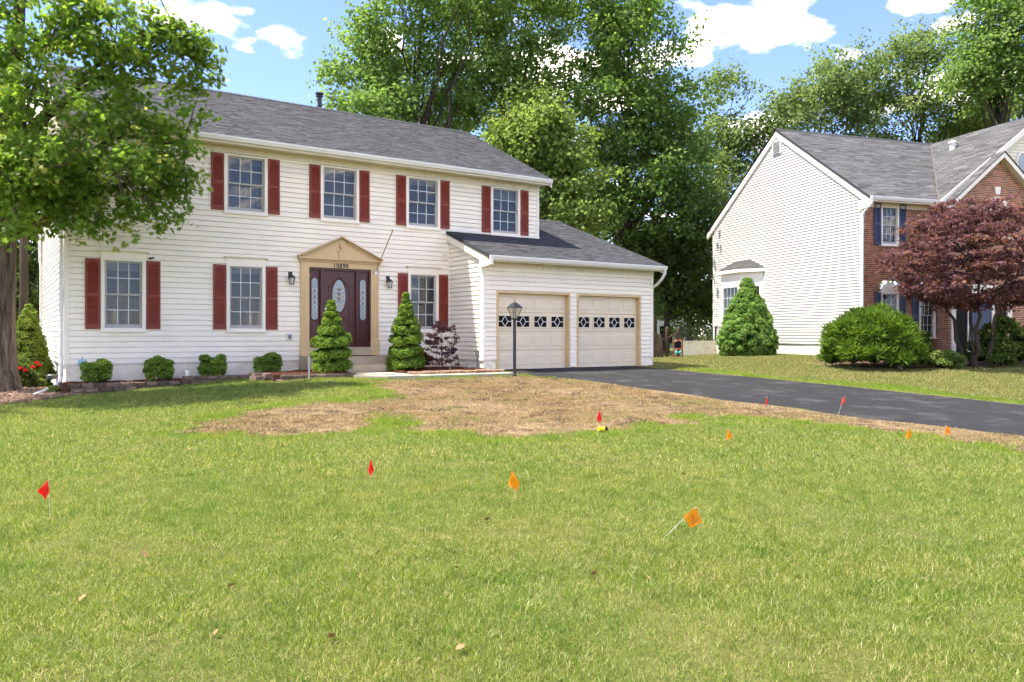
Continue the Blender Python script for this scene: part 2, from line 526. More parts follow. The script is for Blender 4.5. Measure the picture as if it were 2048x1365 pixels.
# ground colour: grass thatch, bare straw where the lawn died, mulch-dark under beds
def ground_mat():
    m, t, o = new_mat('lawn_ground')
    b = N(t, 'ShaderNodeBsdfPrincipled')
    g1 = ramp(t, noise(t, 1.1, 6, .6, world=True), [(.3, (.115, .13, .03)), (.7, (.185, .18, .06))])
    g2 = ramp(t, noise(t, 26, 4, .7, world=True), [(.3, (.45, .45, .45)), (.75, (1.1, 1.1, 1.1))])
    grass = mixc(t, 1.0, g1, g2, 'MULTIPLY')
    s1 = ramp(t, noise(t, 3.5, 7, .72, world=True), [(.34, (.085, .055, .036)), (.45, (.20, .137, .078)), (.64, (.33, .24, .135))])
    s2 = ramp(t, noise(t, 55, 4, .7, world=True), [(.3, (.5, .5, .5)), (.75, (1.2, 1.2, 1.2))])
    straw = mixc(t, 1.0, s1, s2, 'MULTIPLY')
    a = N(t, 'ShaderNodeAttribute', attribute_name='dead')
    d = M(t, 'ADD', a.outputs['Fac'], M(t, 'MULTIPLY_ADD', noise(t, 3.0, 5, .7, world=True), .7, -.35))
    mr_ = N(t, 'ShaderNodeMapRange'); L(t, d, mr_.inputs[0]); mr_.inputs[1].default_value = .4; mr_.inputs[2].default_value = .6
    L(t, mixc(t, mr_.outputs[0], grass, straw), b.inputs['Base Color'])
    b.inputs['Roughness'].default_value = .95
    b.inputs['Specular IOR Level'].default_value = .1
    bn = N(t, 'ShaderNodeBump'); bn.inputs['Strength'].default_value = .8; bn.inputs['Distance'].default_value = .03
    L(t, noise(t, 45, 5, .7, world=True), bn.inputs['Height']); L(t, bn.outputs[0], b.inputs['Normal'])
    L(t, b.outputs[0], o.inputs[0])
ground_mat()
pm('mulch_soil', (.085, .040, .022), .95, .4, 20, .8, 60, world=True)
pm('soil_bare', (.20, .135, .085), .95, .35, 25, .9, 70, world=True)
pm('mulch_soil_pale', (.24, .165, .11), .95, .3, 20, .8, 60, world=True)

# ---------------------------------------------------------------- zones on the ground (world metres)
DEAD = [(2.35, 12.12), (3.06, 13.21), (4.16, 13.62), (5.11, 13.71), (5.85, 13.16), (6.52, 13.97), (6.9, 16.5), (10.6, 16.5), (11.35, 16.3), (12.0, 14.2), (12.1, 11.81), (12.2, 9.41),
        (12.4, 7.61), (12.9, 5.6), (13.2, 4.6), (11.16, 4.55), (11.31, 6.24), (10.93, 7.63), (10.49, 8.64), (9.5, 9.6), (9.12, 8.17), (8.66, 8.77), (8.2, 8.72), (7.18, 8.56), (6.26, 8.51),
        (5.67, 8.84), (5.07, 9.72), (4.94, 10.16), (5.43, 10.91), (5.11, 11.49), (4.31, 10.4), (3.54, 10.67), (2.87, 11.23), (2.44, 11.7)]
NEAR_E = [(-30, 13.2), (4.8, 12.7), (5.39, 12.58), (7.78, 12.0), (9.78, 11.86), (11.73, 11.72), (14.15, 11.8), (15.85, 11.6), (17.0, 11.3), (18.2, 11.1)]
FAR_E = [(-30, 17.9), (7.5, 17.6), (10.2, 17.6), (12.8, 17.46), (15.8, 17.0), (17.3, 16.75), (18.2, 16.7)]
def lerp_tab(tab, y):
    return float(np.interp(y, [p[0] for p in tab], [p[1] for p in tab]))
def in_poly(p, poly):
    x, y = p
    c = False
    j = len(poly) - 1
    for i in range(len(poly)):
        xi, yi = poly[i]; xj, yj = poly[j]
        if (yi > y) != (yj > y) and x < (xj - xi) * (y - yi) / (yj - yi) + xi: c = not c
        j = i
    return c
WALK = [(7.0, 18.3), (8.35, 18.3), (8.45, 17.2), (11.3, 17.2), (11.3, 16.62), (7.55, 16.62), (7.0, 17.2)]
BED_R = [(8.35, 18.6), (8.45, 17.24), (11.2, 17.24), (11.05, 18.0), (11.0, 19.86), (8.6, 19.86)]
BED_L = [(1.2, 19.05), (5.35, 19.0), (6.5, 19.86), (1.2, 19.86)]
BED_B = [(5.35, 19.0), (5.2, 17.5), (7.05, 17.5), (7.05, 18.7), (6.6, 19.2)]
TREE_BED = [(0.1 + 1.7 * math.cos(a) * (1 + .12 * math.sin(3 * a)), 19.95 + 1.75 * math.sin(a) * (1 + .1 * math.cos(2 * a))) for a in np.linspace(0, 2 * math.pi, 22)[:-1]]
BED_N = [(22.2, 15.5), (23.0, 13.2), (26.2, 12.7), (29.0, 12.3), (33.5, 11.0), (40, 9.4), (40, 14), (25.3, 15.9), (22.8, 17)]
FOOT = [[(1.25, 19.8), (12.3, 19.8), (12.3, 18), (17.3, 18), (17.3, 29), (1.25, 29)]]
SOIL = [(6.12, 3.42, .17), (7.05, 2.95, .12), (2.2, 8.2, .06), (8.9, 4.6, .07), (1.1, 9.3, .06)]
def zone(x, y):
    je = .05 * math.sin(y * 9.1) + .04 * math.sin(y * 23.7 + x)
    if -30 < y < 18.05 and lerp_tab(NEAR_E, y) + .05 + je < x < lerp_tab(FAR_E, y) - .06 + je: return 'drive'
    for nm, pl in (('walk', WALK), ('bed', BED_R), ('bed', BED_L), ('bed', BED_B), ('tree', TREE_BED), ('bedn', BED_N)):
        if in_poly((x, y), pl): return nm
    for pl in FOOT:
        if in_poly((x, y), pl): return 'house'
    for bx, by, br in SOIL:
        if (x - bx) ** 2 + ((y - by) * 1.5) ** 2 < (br * (1 + .3 * math.sin(9 * x + 7 * y))) ** 2: return 'soil'
    jx, jy = x + .16 * math.sin(y * 7.3 + x * 3.1) + .1 * math.sin(x * 17), y + .16 * math.sin(x * 6.1 - y * 2.3) + .1 * math.sin(y * 19)
    if in_poly((jx, jy), DEAD): return 'dead'
    return 'lawn'

# ---------------------------------------------------------------- ground
xs = np.unique(np.concatenate([np.linspace(-400, -30, 16), np.linspace(-30, -3, 28), np.arange(-3, 20.01, .3), np.linspace(20, 45, 40), np.linspace(45, 120, 24), np.linspace(120, 500, 14)]))
ys = np.unique(np.concatenate([np.linspace(-300, -20, 14), np.linspace(-20, 1, 14), np.arange(1, 21.01, .3), np.linspace(21, 50, 36), np.linspace(50, 120, 24), np.linspace(120, 600, 16)]))
gx, gy = np.meshgrid(xs, ys, indexing='ij')
rngt = np.random.default_rng(3)
gz = np.array([[terr(x, y) for y in ys] for x in xs])
core = (gx > -4) & (gx < 34) & (gy > 0) & (gy < 30)
gz = gz + np.where(core, .010 * np.sin(gx * 1.7 + gy) * np.sin(gy * 1.3 - gx * .6), 0)
nx, ny = gx.shape
idx = np.arange(nx * ny).reshape(nx, ny)
fq = np.stack([idx[:-1, :-1], idx[1:, :-1], idx[1:, 1:], idx[:-1, 1:]], -1).reshape(-1, 4)
me = bpy.data.meshes.new('ground')
me.from_pydata(np.stack([gx, gy, gz], -1).reshape(-1, 3).tolist(), [], fq.tolist())
at = me.attributes.new('dead', 'FLOAT', 'POINT')
at.data.foreach_set('value', np.array([1.0 if (0 < x < 16 and 3 < y < 18 and in_poly((x, y), DEAD)) else 0.0 for x in xs for y in ys], dtype=np.float32))
me.polygons.foreach_set('use_smooth', [True] * len(me.polygons))
tag(obj('ground', me, 'lawn_ground'), None, None, kind='structure')

# driveway: asphalt strip from the garage down to the street
mb = MB()
rows = list(np.arange(-14, 18.01, .5)) + [18.02]
NU = 14
for y in rows:
    a, b = lerp_tab(NEAR_E, y), lerp_tab(FAR_E, y)
    a += .035 * math.sin(y * 2.9) + .02 * math.sin(y * 7.1)
    b += .035 * math.sin(y * 2.3 + 1) + .02 * math.sin(y * 6.3)
    for j in range(NU + 1):
        x = a + (b - a) * j / NU
        e = min(j, NU - j)
        mb.v.append((x, y, terr(x, y) + (-.03 if e == 0 else .018 if e == 1 else .024)))
for i in range(len(rows) - 1):
    for j in range(NU):
        q = i * (NU + 1) + j
        mb.f.append((q, q + 1, q + NU + 2, q + NU + 1))
tag(mb.build('driveway', 'asphalt', smooth=True), None, None, kind='structure')
# concrete walk from the steps to the driveway, cast in slabs
wk = bpy.data.objects.new('walkway', None); C.objects.link(wk); wk['kind'] = 'structure'
def slab(poly, z0, z1, name='slab', mat='walk', par=None):
    return MB().prism(poly, z0, z1, 'z').build(name, mat, par)
slab([(7.05, 18.3), (8.33, 18.3), (8.42, 17.23), (7.05, 17.23)], .30, .555, par=wk)
slab([(7.05, 17.21), (8.42, 17.21), (8.42, 16.66), (7.6, 16.66)], .30, .540, par=wk)
for i in range(3):
    slab([(8.44 + i * .92, 17.2), (9.34 + i * .92, 17.2), (9.34 + i * .92, 16.66), (8.44 + i * .92, 16.66)], .30, .528 - .004 * i, par=wk)
def bed(name, poly, dz, mat):
    mb = MB()
    cx = sum(p[0] for p in poly) / len(poly); cy = sum(p[1] for p in poly) / len(poly)
    n = len(poly); rings = 6
    pts = []
    for r in range(rings + 1):
        f = 1 - r / rings
        for p in poly:
            x, y = cx + (p[0] - cx) * f, cy + (p[1] - cy) * f
            h = dz * min(1, r / 2) + (.008 * math.sin(x * 9) * math.sin(y * 8) if r else -.03)
            mb.v.append((x, y, terr(x, y) + h))
    for r in range(rings):
        for j in range(n):
            q = r * n
            mb.f.append((q + j, q + (j + 1) % n, q + n + (j + 1) % n, q + n + j))
    return tag(mb.build(name, mat, smooth=True), None, None, kind='structure')
bed('mulch_bed', BED_R, .05, 'mulch_soil')
bed('mulch_bed', TREE_BED, .05, 'mulch_soil_pale')
bed('mulch_bed', BED_N, .05, 'mulch_soil')
for pl, z in ((BED_L, .44), (BED_B, .60)):
    tag(slab(pl, .0, z, 'planting_soil', 'mulch_soil'), None, None, kind='structure')

# ---------------------------------------------------------------- building kit
EXP = .127
def front_map(yf):
    return lambda u, z, out: (u, yf - out, z)
def side_map(xf):
    return lambda u, z, out: (xf - out, u, z)
def siding(parent, mp_, u0, u1, z0, z1, opens, exp=EXP, clip=None, single=None, mat='siding', thick=.020, gap=.012):
    """lap boards course by course, notched round openings (u0,u1,z0,z1)"""
    z = z0
    joined = MB() if single else None
    while z < z1 - .02:
        zt = min(z + exp, z1)
        a0, a1 = (u0, u1) if not clip else clip(z, zt)
        if a1 - a0 < .05:
            z = zt; continue
        cuts = {a0, a1}
        for o in opens:
            if o[2] < zt and o[3] > z:
                for e in (o[0], o[1]):
                    if a0 < e < a1: cuts.add(e)
        cuts = sorted(cuts)
        segs = []
        for a, b in zip(cuts[:-1], cuts[1:]):
            m_ = (a + b) / 2
            rng_ = [(z, zt)]
            for o in opens:
                if o[0] < m_ < o[1] and o[2] < zt and o[3] > z:
                    nr = []
                    for lo, hi in rng_:
                        if o[2] > lo: nr.append((lo, min(hi, o[2])))
                        if o[3] < hi: nr.append((max(lo, o[3]), hi))
                    rng_ = [r for r in nr if r[1] - r[0] > .006]
            segs.append((a, b, rng_))
        runs = []; cur = []
        for s_ in segs:
            if s_[2]: cur.append(s_)
            elif cur: runs.append(cur); cur = []
        if cur: runs.append(cur)
        if not single:
            cut_runs = []
            for run in runs:
                ua, ub = run[0][0], run[-1][1]
                u = ua + R.uniform(1.2, 3.6)
                marks = []
                while u < ub - .6:
                    marks.append(u); u += R.uniform(2.6, 3.7)
                cur = []
                for a, b, rs in run:
                    for m_ in [m for m in marks if a + .05 < m < b - .05]:
                        cur.append((a, m_, rs)); cut_runs.append(cur); cur = []; a = m_
                    cur.append((a, b, rs))
                cut_runs.append(cur)
            runs = cut_runs
        for run in runs:
            dv = R.uniform(0, .004) if not single else 0
            mb = joined if single else MB()
            for a, b, rs in run:
                for lo, hi in rs:
                    o_lo = dv + thick * (1 - .85 * (lo - z) / exp); o_hi = thick * (1 - .85 * (hi - z) / exp)
                    top = hi + (.003 if hi >= zt - 1e-6 else 0)
                    g_ = gap if lo <= z + 1e-6 else 0
                    mb.quad(mp_(a, lo + g_, o_lo), mp_(b, lo + g_, o_lo), mp_(b, top, o_hi - .001), mp_(a, top, o_hi - .001))
                    mb.quad(mp_(a, lo + g_, -.03), mp_(b, lo + g_, -.03), mp_(b, lo + g_, o_lo), mp_(a, lo + g_, o_lo))
                    if g_: mb.quad(mp_(a, lo - .004, -.026), mp_(b, lo - .004, -.026), mp_(b, lo + g_ + .002, -.026), mp_(a, lo + g_ + .002, -.026))
            if not single: mb.build('siding_board', mat, parent)
        z = zt
    if single:
        o = joined.build(single, mat, parent); o['kind'] = 'stuff'
        return o
def bricks(parent, name, mp_, u0, u1, z0, z1, opens, mat, bl=.203, bh=.0677, j=.009, out=.006, clip=None, seed=1):
    rr = random.Random(seed)
    mb = MB(); mb.tone = []
    z = z0; i = 0
    while z < z1 - .02:
        zt = min(z + bh - j, z1)
        u = u0 - (bl / 2 if i % 2 else 0)
        a0, a1 = (u0, u1) if not clip else clip(z, zt)
        while u < a1:
            a, b = max(u, a0), min(u + bl - j, a1)
            u += bl
            if b - a < .03: continue
            mx_ = (a + b) / 2
            if any(o[0] < mx_ < o[1] and o[2] < (z + zt) / 2 < o[3] for o in opens): continue
            d = out + rr.uniform(-.003, .003)
            vs = [mp_(a, z, 0), mp_(b, z, 0), mp_(b, zt, 0), mp_(a, zt, 0), mp_(a, z, d), mp_(b, z, d), mp_(b, zt, d), mp_(a, zt, d)]
            mb.add(vs, [(4, 5, 6, 7), (0, 1, 5, 4), (1, 2, 6, 5), (2, 3, 7, 6), (3, 0, 4, 7)])
            mb.tone += [rr.random()] * 8
        z += bh; i += 1
    o = mb.build(name, mat, parent)
    o['kind'] = 'stuff'
    return o
def shingles(parent, p0, p1, p2, p3, mat, exp=.143, tabs=(.14, .30), seed=1, lift=.004):
    """p0-p1 eave, p3-p2 ridge; separate tabs laid in courses, joined in one covering"""
    rr = random.Random(seed)
    p0, p1, p2, p3 = map(Vector, (p0, p1, p2, p3))
    n = (p1 - p0 if (p1 - p0).length > .1 else p2 - p3).cross(p3 - p0).normalized()
    if n.z < 0: n = -n
    ln = max((p3 - p0).length, (p2 - p1).length)
    hmid = ((p3 + p2) / 2 - (p0 + p1) / 2).length
    rows_ = max(2, int(hmid / exp))
    mb = MB(); mb.tone = []
    run_t = .5
    for r in range(rows_):
        f0, f1 = r / rows_, min(1, (r + 1.12) / rows_)
        A0, B0 = p0.lerp(p3, f0), p1.lerp(p2, f0)
        A1, B1 = p0.lerp(p3, f1), p1.lerp(p2, f1)
        wd = (B0 - A0).length
        u = -rr.random() * .2
        while u < wd:
            tw = rr.uniform(*tabs)
            a, b = max(0, u) / max(wd, .001), min(wd, u + tw) / max(wd, .001)
            u += tw
            if b - a <= 0: continue
            h = lift + rr.choice((.003, .009, .009, .004))
            q = [A0.lerp(B0, a) + n * h, A0.lerp(B0, b - .004 / max(wd, .1)) + n * h, A1.lerp(B1, b - .004 / max(wd, .1)) + n * .002, A1.lerp(B1, a) + n * .002,
                 A0.lerp(B0, a), A0.lerp(B0, b)]
            mb.add(q, [(0, 1, 2, 3), (4, 5, 1, 0)])
            t_ = min(1, max(0, rr.gauss(.5, .26)))
            mb.tone += [t_] * 6
    me_ = bpy.data.meshes.new('shingles')
    me_.from_pydata(mb.v, [], mb.f)
    a_ = me_.attributes.new('tone', 'FLOAT', 'POINT'); a_.data.foreach_set('value', np.asarray(mb.tone, dtype=np.float32))
    o = obj('shingles', me_, mat, parent); o['kind'] = 'stuff'
    return o
def roof(parent, p0, p1, p2, p3, mat, th=.09, **k):
    p0, p1, p2, p3 = map(Vector, (p0, p1, p2, p3))
    d = Vector((0, 0, -th))
    o = MB().add([p0, p1, p2, p3, p0 + d, p1 + d, p2 + d, p3 + d],
                 [(0, 1, 2, 3), (7, 6, 5, 4), (0, 4, 5, 1), (1, 5, 6, 2), (2, 6, 7, 3), (3, 7, 4, 0)]).build('roof', 'ridge_dark', parent)
    shingles(o, p0, p1, p2, p3, mat, **k)
    return o
def gutter(parent, x0, x1, yf, zt, h=.118, d=.11):
    """K-style gutter hung at the eave, its open side up"""
    pr = [(yf + d, zt), (yf + d, zt - h), (yf + .035, zt - h), (yf + .012, zt - h * .55), (yf, zt - h * .35), (yf, zt), (yf + .012, zt), (yf + .012, zt - .02), (yf + d - .01, zt - .03)]
    return MB().prism(pr, x0, x1, 'x').build('gutter', 'gutter', parent)
PANES = {}
def window(parent, x0, x1, z0, z1, yf, head=False, cols=3, rows=2, blind=.16, cov=True, trim='trim', sashm='sash', casw=.075, fr=.05, side=None, blk='curtain'):
    """double-hung window in a wall facing -y; x0..z1 is the sash opening"""
    pr = .045
    mb = MB()
    mb.box(x0 - casw, x0, yf - pr, yf + .06, z0 - .05, z1 + .04)
    mb.box(x1, x1 + casw, yf - pr, yf + .06, z0 - .05, z1 + .04)
    mb.box(x0, x1, yf - pr, yf + .06, z1, z1 + .04)
    mb.box(x0 - casw - .012, x1 + casw + .012, yf - pr - .025, yf + .06, z0 - .095, z0 - .052)
    mb.box(x0, x1, yf - pr + .004, yf + .06, z0 - .05, z0)
    o = mb.build('window', trim, parent)
    if head:
        m2 = MB()
        m2.box(x0 - casw, x1 + casw, yf - pr + .003, yf + .05, z1 + .042, z1 + .19)
        m2.prism([(yf + .02, z1 + .192), (yf - pr - .015, z1 + .192), (yf - pr - .055, z1 + .225), (yf - pr - .06, z1 + .24), (yf + .02, z1 + .25)], x0 - casw - .06, x1 + casw + .06, 'x')
        m2.build('head_cap', trim, o)
    zm = (z0 + z1) / 2
    for q, (a, b, yo) in enumerate(((zm - .02, z1, .012), (z0, zm + .018, .047))):
        s_ = MB()
        s_.box(x0, x0 + fr, yf + yo, yf + yo + .03, a, b); s_.box(x1 - fr, x1, yf + yo, yf + yo + .03, a, b)
        bt = fr * .8 if q == 0 else fr * 1.7
        s_.box(x0 + fr, x1 - fr, yf + yo, yf + yo + .03, a, a + bt); s_.box(x0 + fr, x1 - fr, yf + yo, yf + yo + .03, b - fr * .8, b)
        s_.build('sash', sashm, o)
        gx0, gx1, gz0, gz1 = x0 + fr, x1 - fr, a + bt, b - fr * .8
        mt = MB()
        for i in range(1, cols):
            x = gx0 + (gx1 - gx0) * i / cols
            mt.box(x - .008, x + .008, yf + yo + .006, yf + yo + .022, gz0, gz1)
        for i in range(1, rows):
            z = gz0 + (gz1 - gz0) * i / rows
            mt.box(gx0, gx1, yf + yo + .007, yf + yo + .021, z - .008, z + .008)
        mt.build('muntins', 'muntin', o)
        pw, ph = (gx1 - gx0) / cols, (gz1 - gz0) / rows
        key = (round(pw, 3), round(ph, 3))
        if key not in PANES:
            PANES[key] = MB().quad((0, 0, 0), (pw, 0, 0), (pw, 0, ph), (0, 0, ph)).mesh('pane')
        for i in range(cols):
            for j_ in range(rows):
                p = obj('pane', PANES[key], 'glass', o)
                p.location = (gx0 + i * pw, yf + yo + .014 + R.uniform(0, .002), gz0 + j_ * ph)
                p.rotation_euler = (R.uniform(-.006, .006), 0, R.uniform(-.006, .006))
    if blind:
        mbb = MB()
        k = 0
        zz = z1 - .03
        while zz > z1 - blind:
            mbb.box(x0 + .04, x1 - .04, yf + .105, yf + .125, zz - .02, zz); zz -= .024
        mbb.build('blind', 'blind', o)
    if cov:
        cu = MB()
        npl = 26
        zb = z0 + .02
        pts = [(x0 + .02 + (x1 - x0 - .04) * i / npl, yf + .15 + .012 * math.sin(i * 1.9) + .006 * math.sin(i * 4.3)) for i in range(npl + 1)]
        for p, q in zip(pts[:-1], pts[1:]):
            cu.quad((p[0], p[1], zb), (q[0], q[1], zb), (q[0], q[1], z1 - .02), (p[0], p[1], z1 - .02))
        cu.build('curtain', blk, o, smooth=True)
    rm = MB()
    rm.quad((x0 - .02, yf + .45, z0 - .02), (x1 + .02, yf + .45, z0 - .02), (x1 + .02, yf + .45, z1 + .02), (x0 - .02, yf + .45, z1 + .02))
    for a_, b_ in (((x0 - .02, z0 - .02), (x1 + .02, z0 - .02)), ((x1 + .02, z0 - .02), (x1 + .02, z1 + .02)), ((x1 + .02, z1 + .02), (x0 - .02, z1 + .02)), ((x0 - .02, z1 + .02), (x0 - .02, z0 - .02))):
        rm.quad((a_[0], yf + .061, a_[1]), (b_[0], yf + .061, b_[1]), (b_[0], yf + .45, b_[1]), (a_[0], yf + .45, a_[1]))
    rm.build('recess', 'room', o)
    return o
SHUT = {}
def shutter(parent, x0, z0, wd, h, yf, mat, arch=True):
    key = (round(wd, 3), round(h, 3), mat)
    if key not in SHUT:
        st = .045
        f = MB()
        f.box(0, st, -.032, 0, 0, h); f.box(wd - st, wd, -.032, 0, 0, h)
        f.box(st, wd - st, -.032, 0, 0, .11); f.box(st, wd - st, -.032, 0, h * .47, h * .47 + .06)
        if arch:
            n_ = 10
            top = [(st, h), (wd - st, h)]
            arc = [(wd - st - (wd - 2 * st) * i / n_, h - .11 + .055 * math.sin(math.pi * i / n_) ** 1.5) for i in range(n_ + 1)]
            f.prism(top + arc, -.032, 0, 'y')
        else:
            f.box(st, wd - st, -.032, 0, h - .08, h)
        f.box(st, wd - st, -.006, -.001, .11, h - .05)
        lv = MB()
        for lo, hi in ((.115, h * .47 - .005), (h * .47 + .065, h - (.06 if arch else .085))):
            n_ = int((hi - lo) / .036)
            dz = (hi - lo) / n_
            for i in range(n_):
                z = lo + i * dz
                lv.quad((st, -.027, z), (wd - st, -.027, z), (wd - st, -.010, z + dz * .95), (st, -.010, z + dz * .95))
                lv.quad((st, -.027, z), (wd - st, -.027, z), (wd - st, -.010, z - dz * .08), (st, -.010, z - dz * .08))
        SHUT[key] = (f.mesh('shutter'), lv.mesh('louvers'))
    o = obj('shutter', SHUT[key][0], mat, parent)
    o.location = (x0, yf - .018, z0)
    l_ = obj('louvers', SHUT[key][1], mat, o)
    return o
# ---------------------------------------------------------------- the two-storey house (local axes: x along the front, y into the house)
HX, HY = 1.3, 19.86
house = thing('house', 'two storey white sided house with red shutters and double garage', 'house', (HX, HY, 0))
W_UP = [(3.47, 4.375), (5.905, 6.825), (8.375, 9.295), (11.165, 12.07)]
W_LO = [(.785, 1.565), (3.525, 4.32), (8.435, 9.245)]
ZU0, ZU1, ZL0, ZL1 = 4.575, 5.915, 1.655, 3.19
op = [(a - .07, b + .07, ZU0 - .09, 5.98) for a, b in W_UP] + [(a - .07, b + .07, ZL0 - .09, ZL1 + .2) for a, b in W_LO]
op += [(5.30, 7.44, 0, 3.50)]
ZS = .826
wall = MB()
def posts(*bs):
    for b in bs: MB().box(*b).build('corner_post', 'trim', house)
posts((-.012, .085, -.022, .05, ZS - .01, 5.97), (12.77, 12.872, -.022, .05, 4.32, 5.97), (9.655, 9.70, -.022, .05, ZS, 4.40))
wall.box(12.80, 12.85, .06, 9.0, .3, 6.1)                              # gable end towards the garage
wall.box(0, 12.85, 8.95, 9.0, .3, 6.1)
wall.prism([(0, 6.1), (9, 6.1), (4.54, 8.62)], 12.80, 12.85, 'x')
fw = wall.build('wall', 'trim', house)
siding(fw, front_map(0), .085, 9.655, ZS, 5.97, op)
siding(fw, front_map(0), 9.70, 12.77, 4.40, 5.97, op)
sw = MB().box(-.022, .012, .052, .12, ZS - .01, 6.0).build('wall', 'trim', house)
MB().box(-.022, .012, 8.9, 9.0, ZS - .01, 6.0).build('corner_post', 'trim', house)
def gab(z, zt):
    if zt <= 6.0: return (.12, 8.9)
    k = (zt - 6.0) / .5
    return (max(.12, k - .3), min(8.9, 9.3 - k))
siding(sw, side_map(0), .12, 8.9, ZS, 8.5, [], clip=gab)
# painted brick foundation
fd = MB().box(.03, 9.72, .02, .25, -.6, ZS).box(.03, .25, .25, 8.97, -.6, ZS).build('foundation', 'painted_brick', house)
bricks(fd, 'bricks', front_map(.02), .03, 9.70, -.05, ZS - .005, [(5.3, 7.44, 0, 1)], 'painted_brick', seed=3)
bricks(fd, 'bricks', side_map(.03), .03, 8.97, -.1, ZS - .005, [], 'painted_brick', seed=4)
# frieze, soffit, gutter, roof
fr = MB()
fr.box(-.02, 12.88, -.03, .0, 5.972, 6.135)
fr.box(-.15, 13.0, -.44, .02, 6.136, 6.152)
fr.box(-.15, 13.0, -.445, -.425, 6.10, 6.30)
dn = MB()
x = .06
while x < 12.8:
    dn.box(x, x + .05, -.045, -.031, 6.03, 6.115); x += .105
sf = fr.build('soffit', 'soffit', house)
d_ = dn.build('dentils', 'soffit', sf); d_['kind'] = 'stuff'
gutter(house, -.17, 13.02, -.56, 6.27)
RZ, EZ = 8.80, 6.285
r1 = roof(house, (-.17, -.50, EZ), (13.02, -.50, EZ), (13.02, 4.54, RZ), (-.17, 4.54, RZ), 'shingle', seed=11)
MB().add([(-.17, 4.54, RZ), (13.02, 4.54, RZ), (13.02, 9.5, EZ), (-.17, 9.5, EZ), (-.17, 4.54, RZ - .09), (13.02, 4.54, RZ - .09), (13.02, 9.5, EZ - .09), (-.17, 9.5, EZ - .09)],
         [(0, 1, 2, 3), (7, 6, 5, 4), (0, 4, 5, 1), (1, 5, 6, 2), (2, 6, 7, 3), (3, 7, 4, 0)]).build('roof', 'ridge_dark', house)
rc = MB()
x = -.18
while x < 13.0:
    e = min(x + .29, 13.04)
    rc.add([(x, 4.38, RZ - .055), (e, 4.38, RZ - .062), (e, 4.54, RZ + .022), (x, 4.54, RZ + .034), (x, 4.70, RZ - .055), (e, 4.70, RZ - .062)], [(0, 1, 2, 3), (3, 2, 5, 4)])
    x += .25
rc.build('ridge_cap', 'ridge_dark', r1)
for x in (-.17, 12.99):
    MB().beam((x, -.50, EZ - .10), (x, 4.54, RZ - .10), (.03, 0, 0), (0, 0, -.16)).beam((x, 4.54, RZ - .10), (x, 9.5, EZ - .10), (.03, 0, 0), (0, 0, -.16)).build('rake_board', 'trim', house)
vp = MB().tube([(7.64, 5.1, 8.2), (7.64, 5.1, 9.46)], .075, 14)
vp.lathe((7.64, 5.1, 9.40), [(.09, 0), (.135, .02), (.135, .06), (.06, .10)], 16)
vp.lathe((7.64, 5.1, 9.34), [(.12, 0), (.12, .03)], 16)
vp.build('flue_pipe', 'black_metal', house)
# windows and shutters
shw = .30
for i, (a, b) in enumerate(W_UP):
    window(house, a, b, ZU0, ZU1, 0, blind=(.17, .13, .16, .30)[i], blk=('curtain_pale', 'curtain_pale', 'curtain', 'curtain')[i])
for a in (3.09, 4.455, 5.53, 6.90, 7.995, 9.373, 10.775, 12.155):
    shutter(house, a, 4.55, shw, 1.39, 0, 'shutter_red')
for i, (a, b) in enumerate(W_LO):
    window(house, a, b, ZL0, ZL1, 0, head=True, blind=(.22, .17, .10)[i])
for a in (.396, 1.65, 3.137, 4.40, 8.052, 9.328):
    shutter(house, a, 1.63, shw, 1.587, 0, 'shutter_red')
# decorative scroll standing in the last upper window
sc_ = MB()
for cx, r in ((11.36, .13), (11.62, .15), (11.86, .11)):
    sc_.tube([(cx + r * (1 - t / 7.0) * math.cos(t), .10, 4.80 + r * (1 - t / 7.0) * math.sin(t)) for t in np.linspace(0, 5.6, 18)], .008, 5)
sc_.build('scroll_ornament', 'black_metal', house)

# entrance: surround, pediment, door, sidelights
ent = MB()
for a, b in ((5.29, 5.515), (7.235, 7.455)):
    ent.box(a, b, -.07, .02, .95, 3.08)
    ent.box(a - .012, b + .012, -.088, .02, .95, 1.33)
    ent.box(a - .012, b + .012, -.085, .02, 3.02, 3.06)
    for k in range(3):
        c = a + .055 + k * (b - a - .11) / 2
        ent.box(c - .012, c + .012, -.082, -.068, 1.40, 2.86)
ent.box(5.29, 7.455, -.075, .02, 3.262, 3.40)
ent.box(5.29, 5.512, -.074, .02, 3.08, 3.262); ent.box(7.237, 7.455, -.074, .02, 3.08, 3.262)
ent.box(5.25, 7.495, -.11, .02, 3.402, 3.425)
ent.box(5.22, 7.53, -.17, .02, 3.470, 3.515)
ent.box(5.25, 7.50, -.12, .02, 3.427, 3.468)
s1 = ent.build('door_surround', 'tan', house)
dt = MB()
x = 5.27
while x < 7.46:
    dt.box(x, x + .022, -.138, -.121, 3.432, 3.464); x += .043
dd = dt.build('dentils', 'tan', s1); dd['kind'] = 'stuff'
pd = MB()
pd.prism([(5.30, 3.516), (7.45, 3.516), (6.375, 4.03)], -.06, .02, 'y')
for sx, ex in ((5.20, 6.375), (7.55, 6.375)):
    pd.beam((sx, -.17, 3.516), (ex, -.17, 4.075), (0, .19, 0), (0, 0, .035))
    e2 = sx + (ex - sx) * .86
    pd.beam((sx + (ex - sx) * .10, -.12, 3.525), (e2, -.12, 3.525 + .76 * .56), (0, .12, 0), (0, 0, .03))
    pd.beam((sx + (ex - sx) * .18, -.085, 3.520), (e2, -.085, 3.520 + .68 * .56), (0, .08, 0), (0, 0, .03))
pd.box(6.315, 6.435, -.085, 0, 3.517, 3.70); pd.box(6.285, 6.465, -.105, 0, 3.70, 3.725)
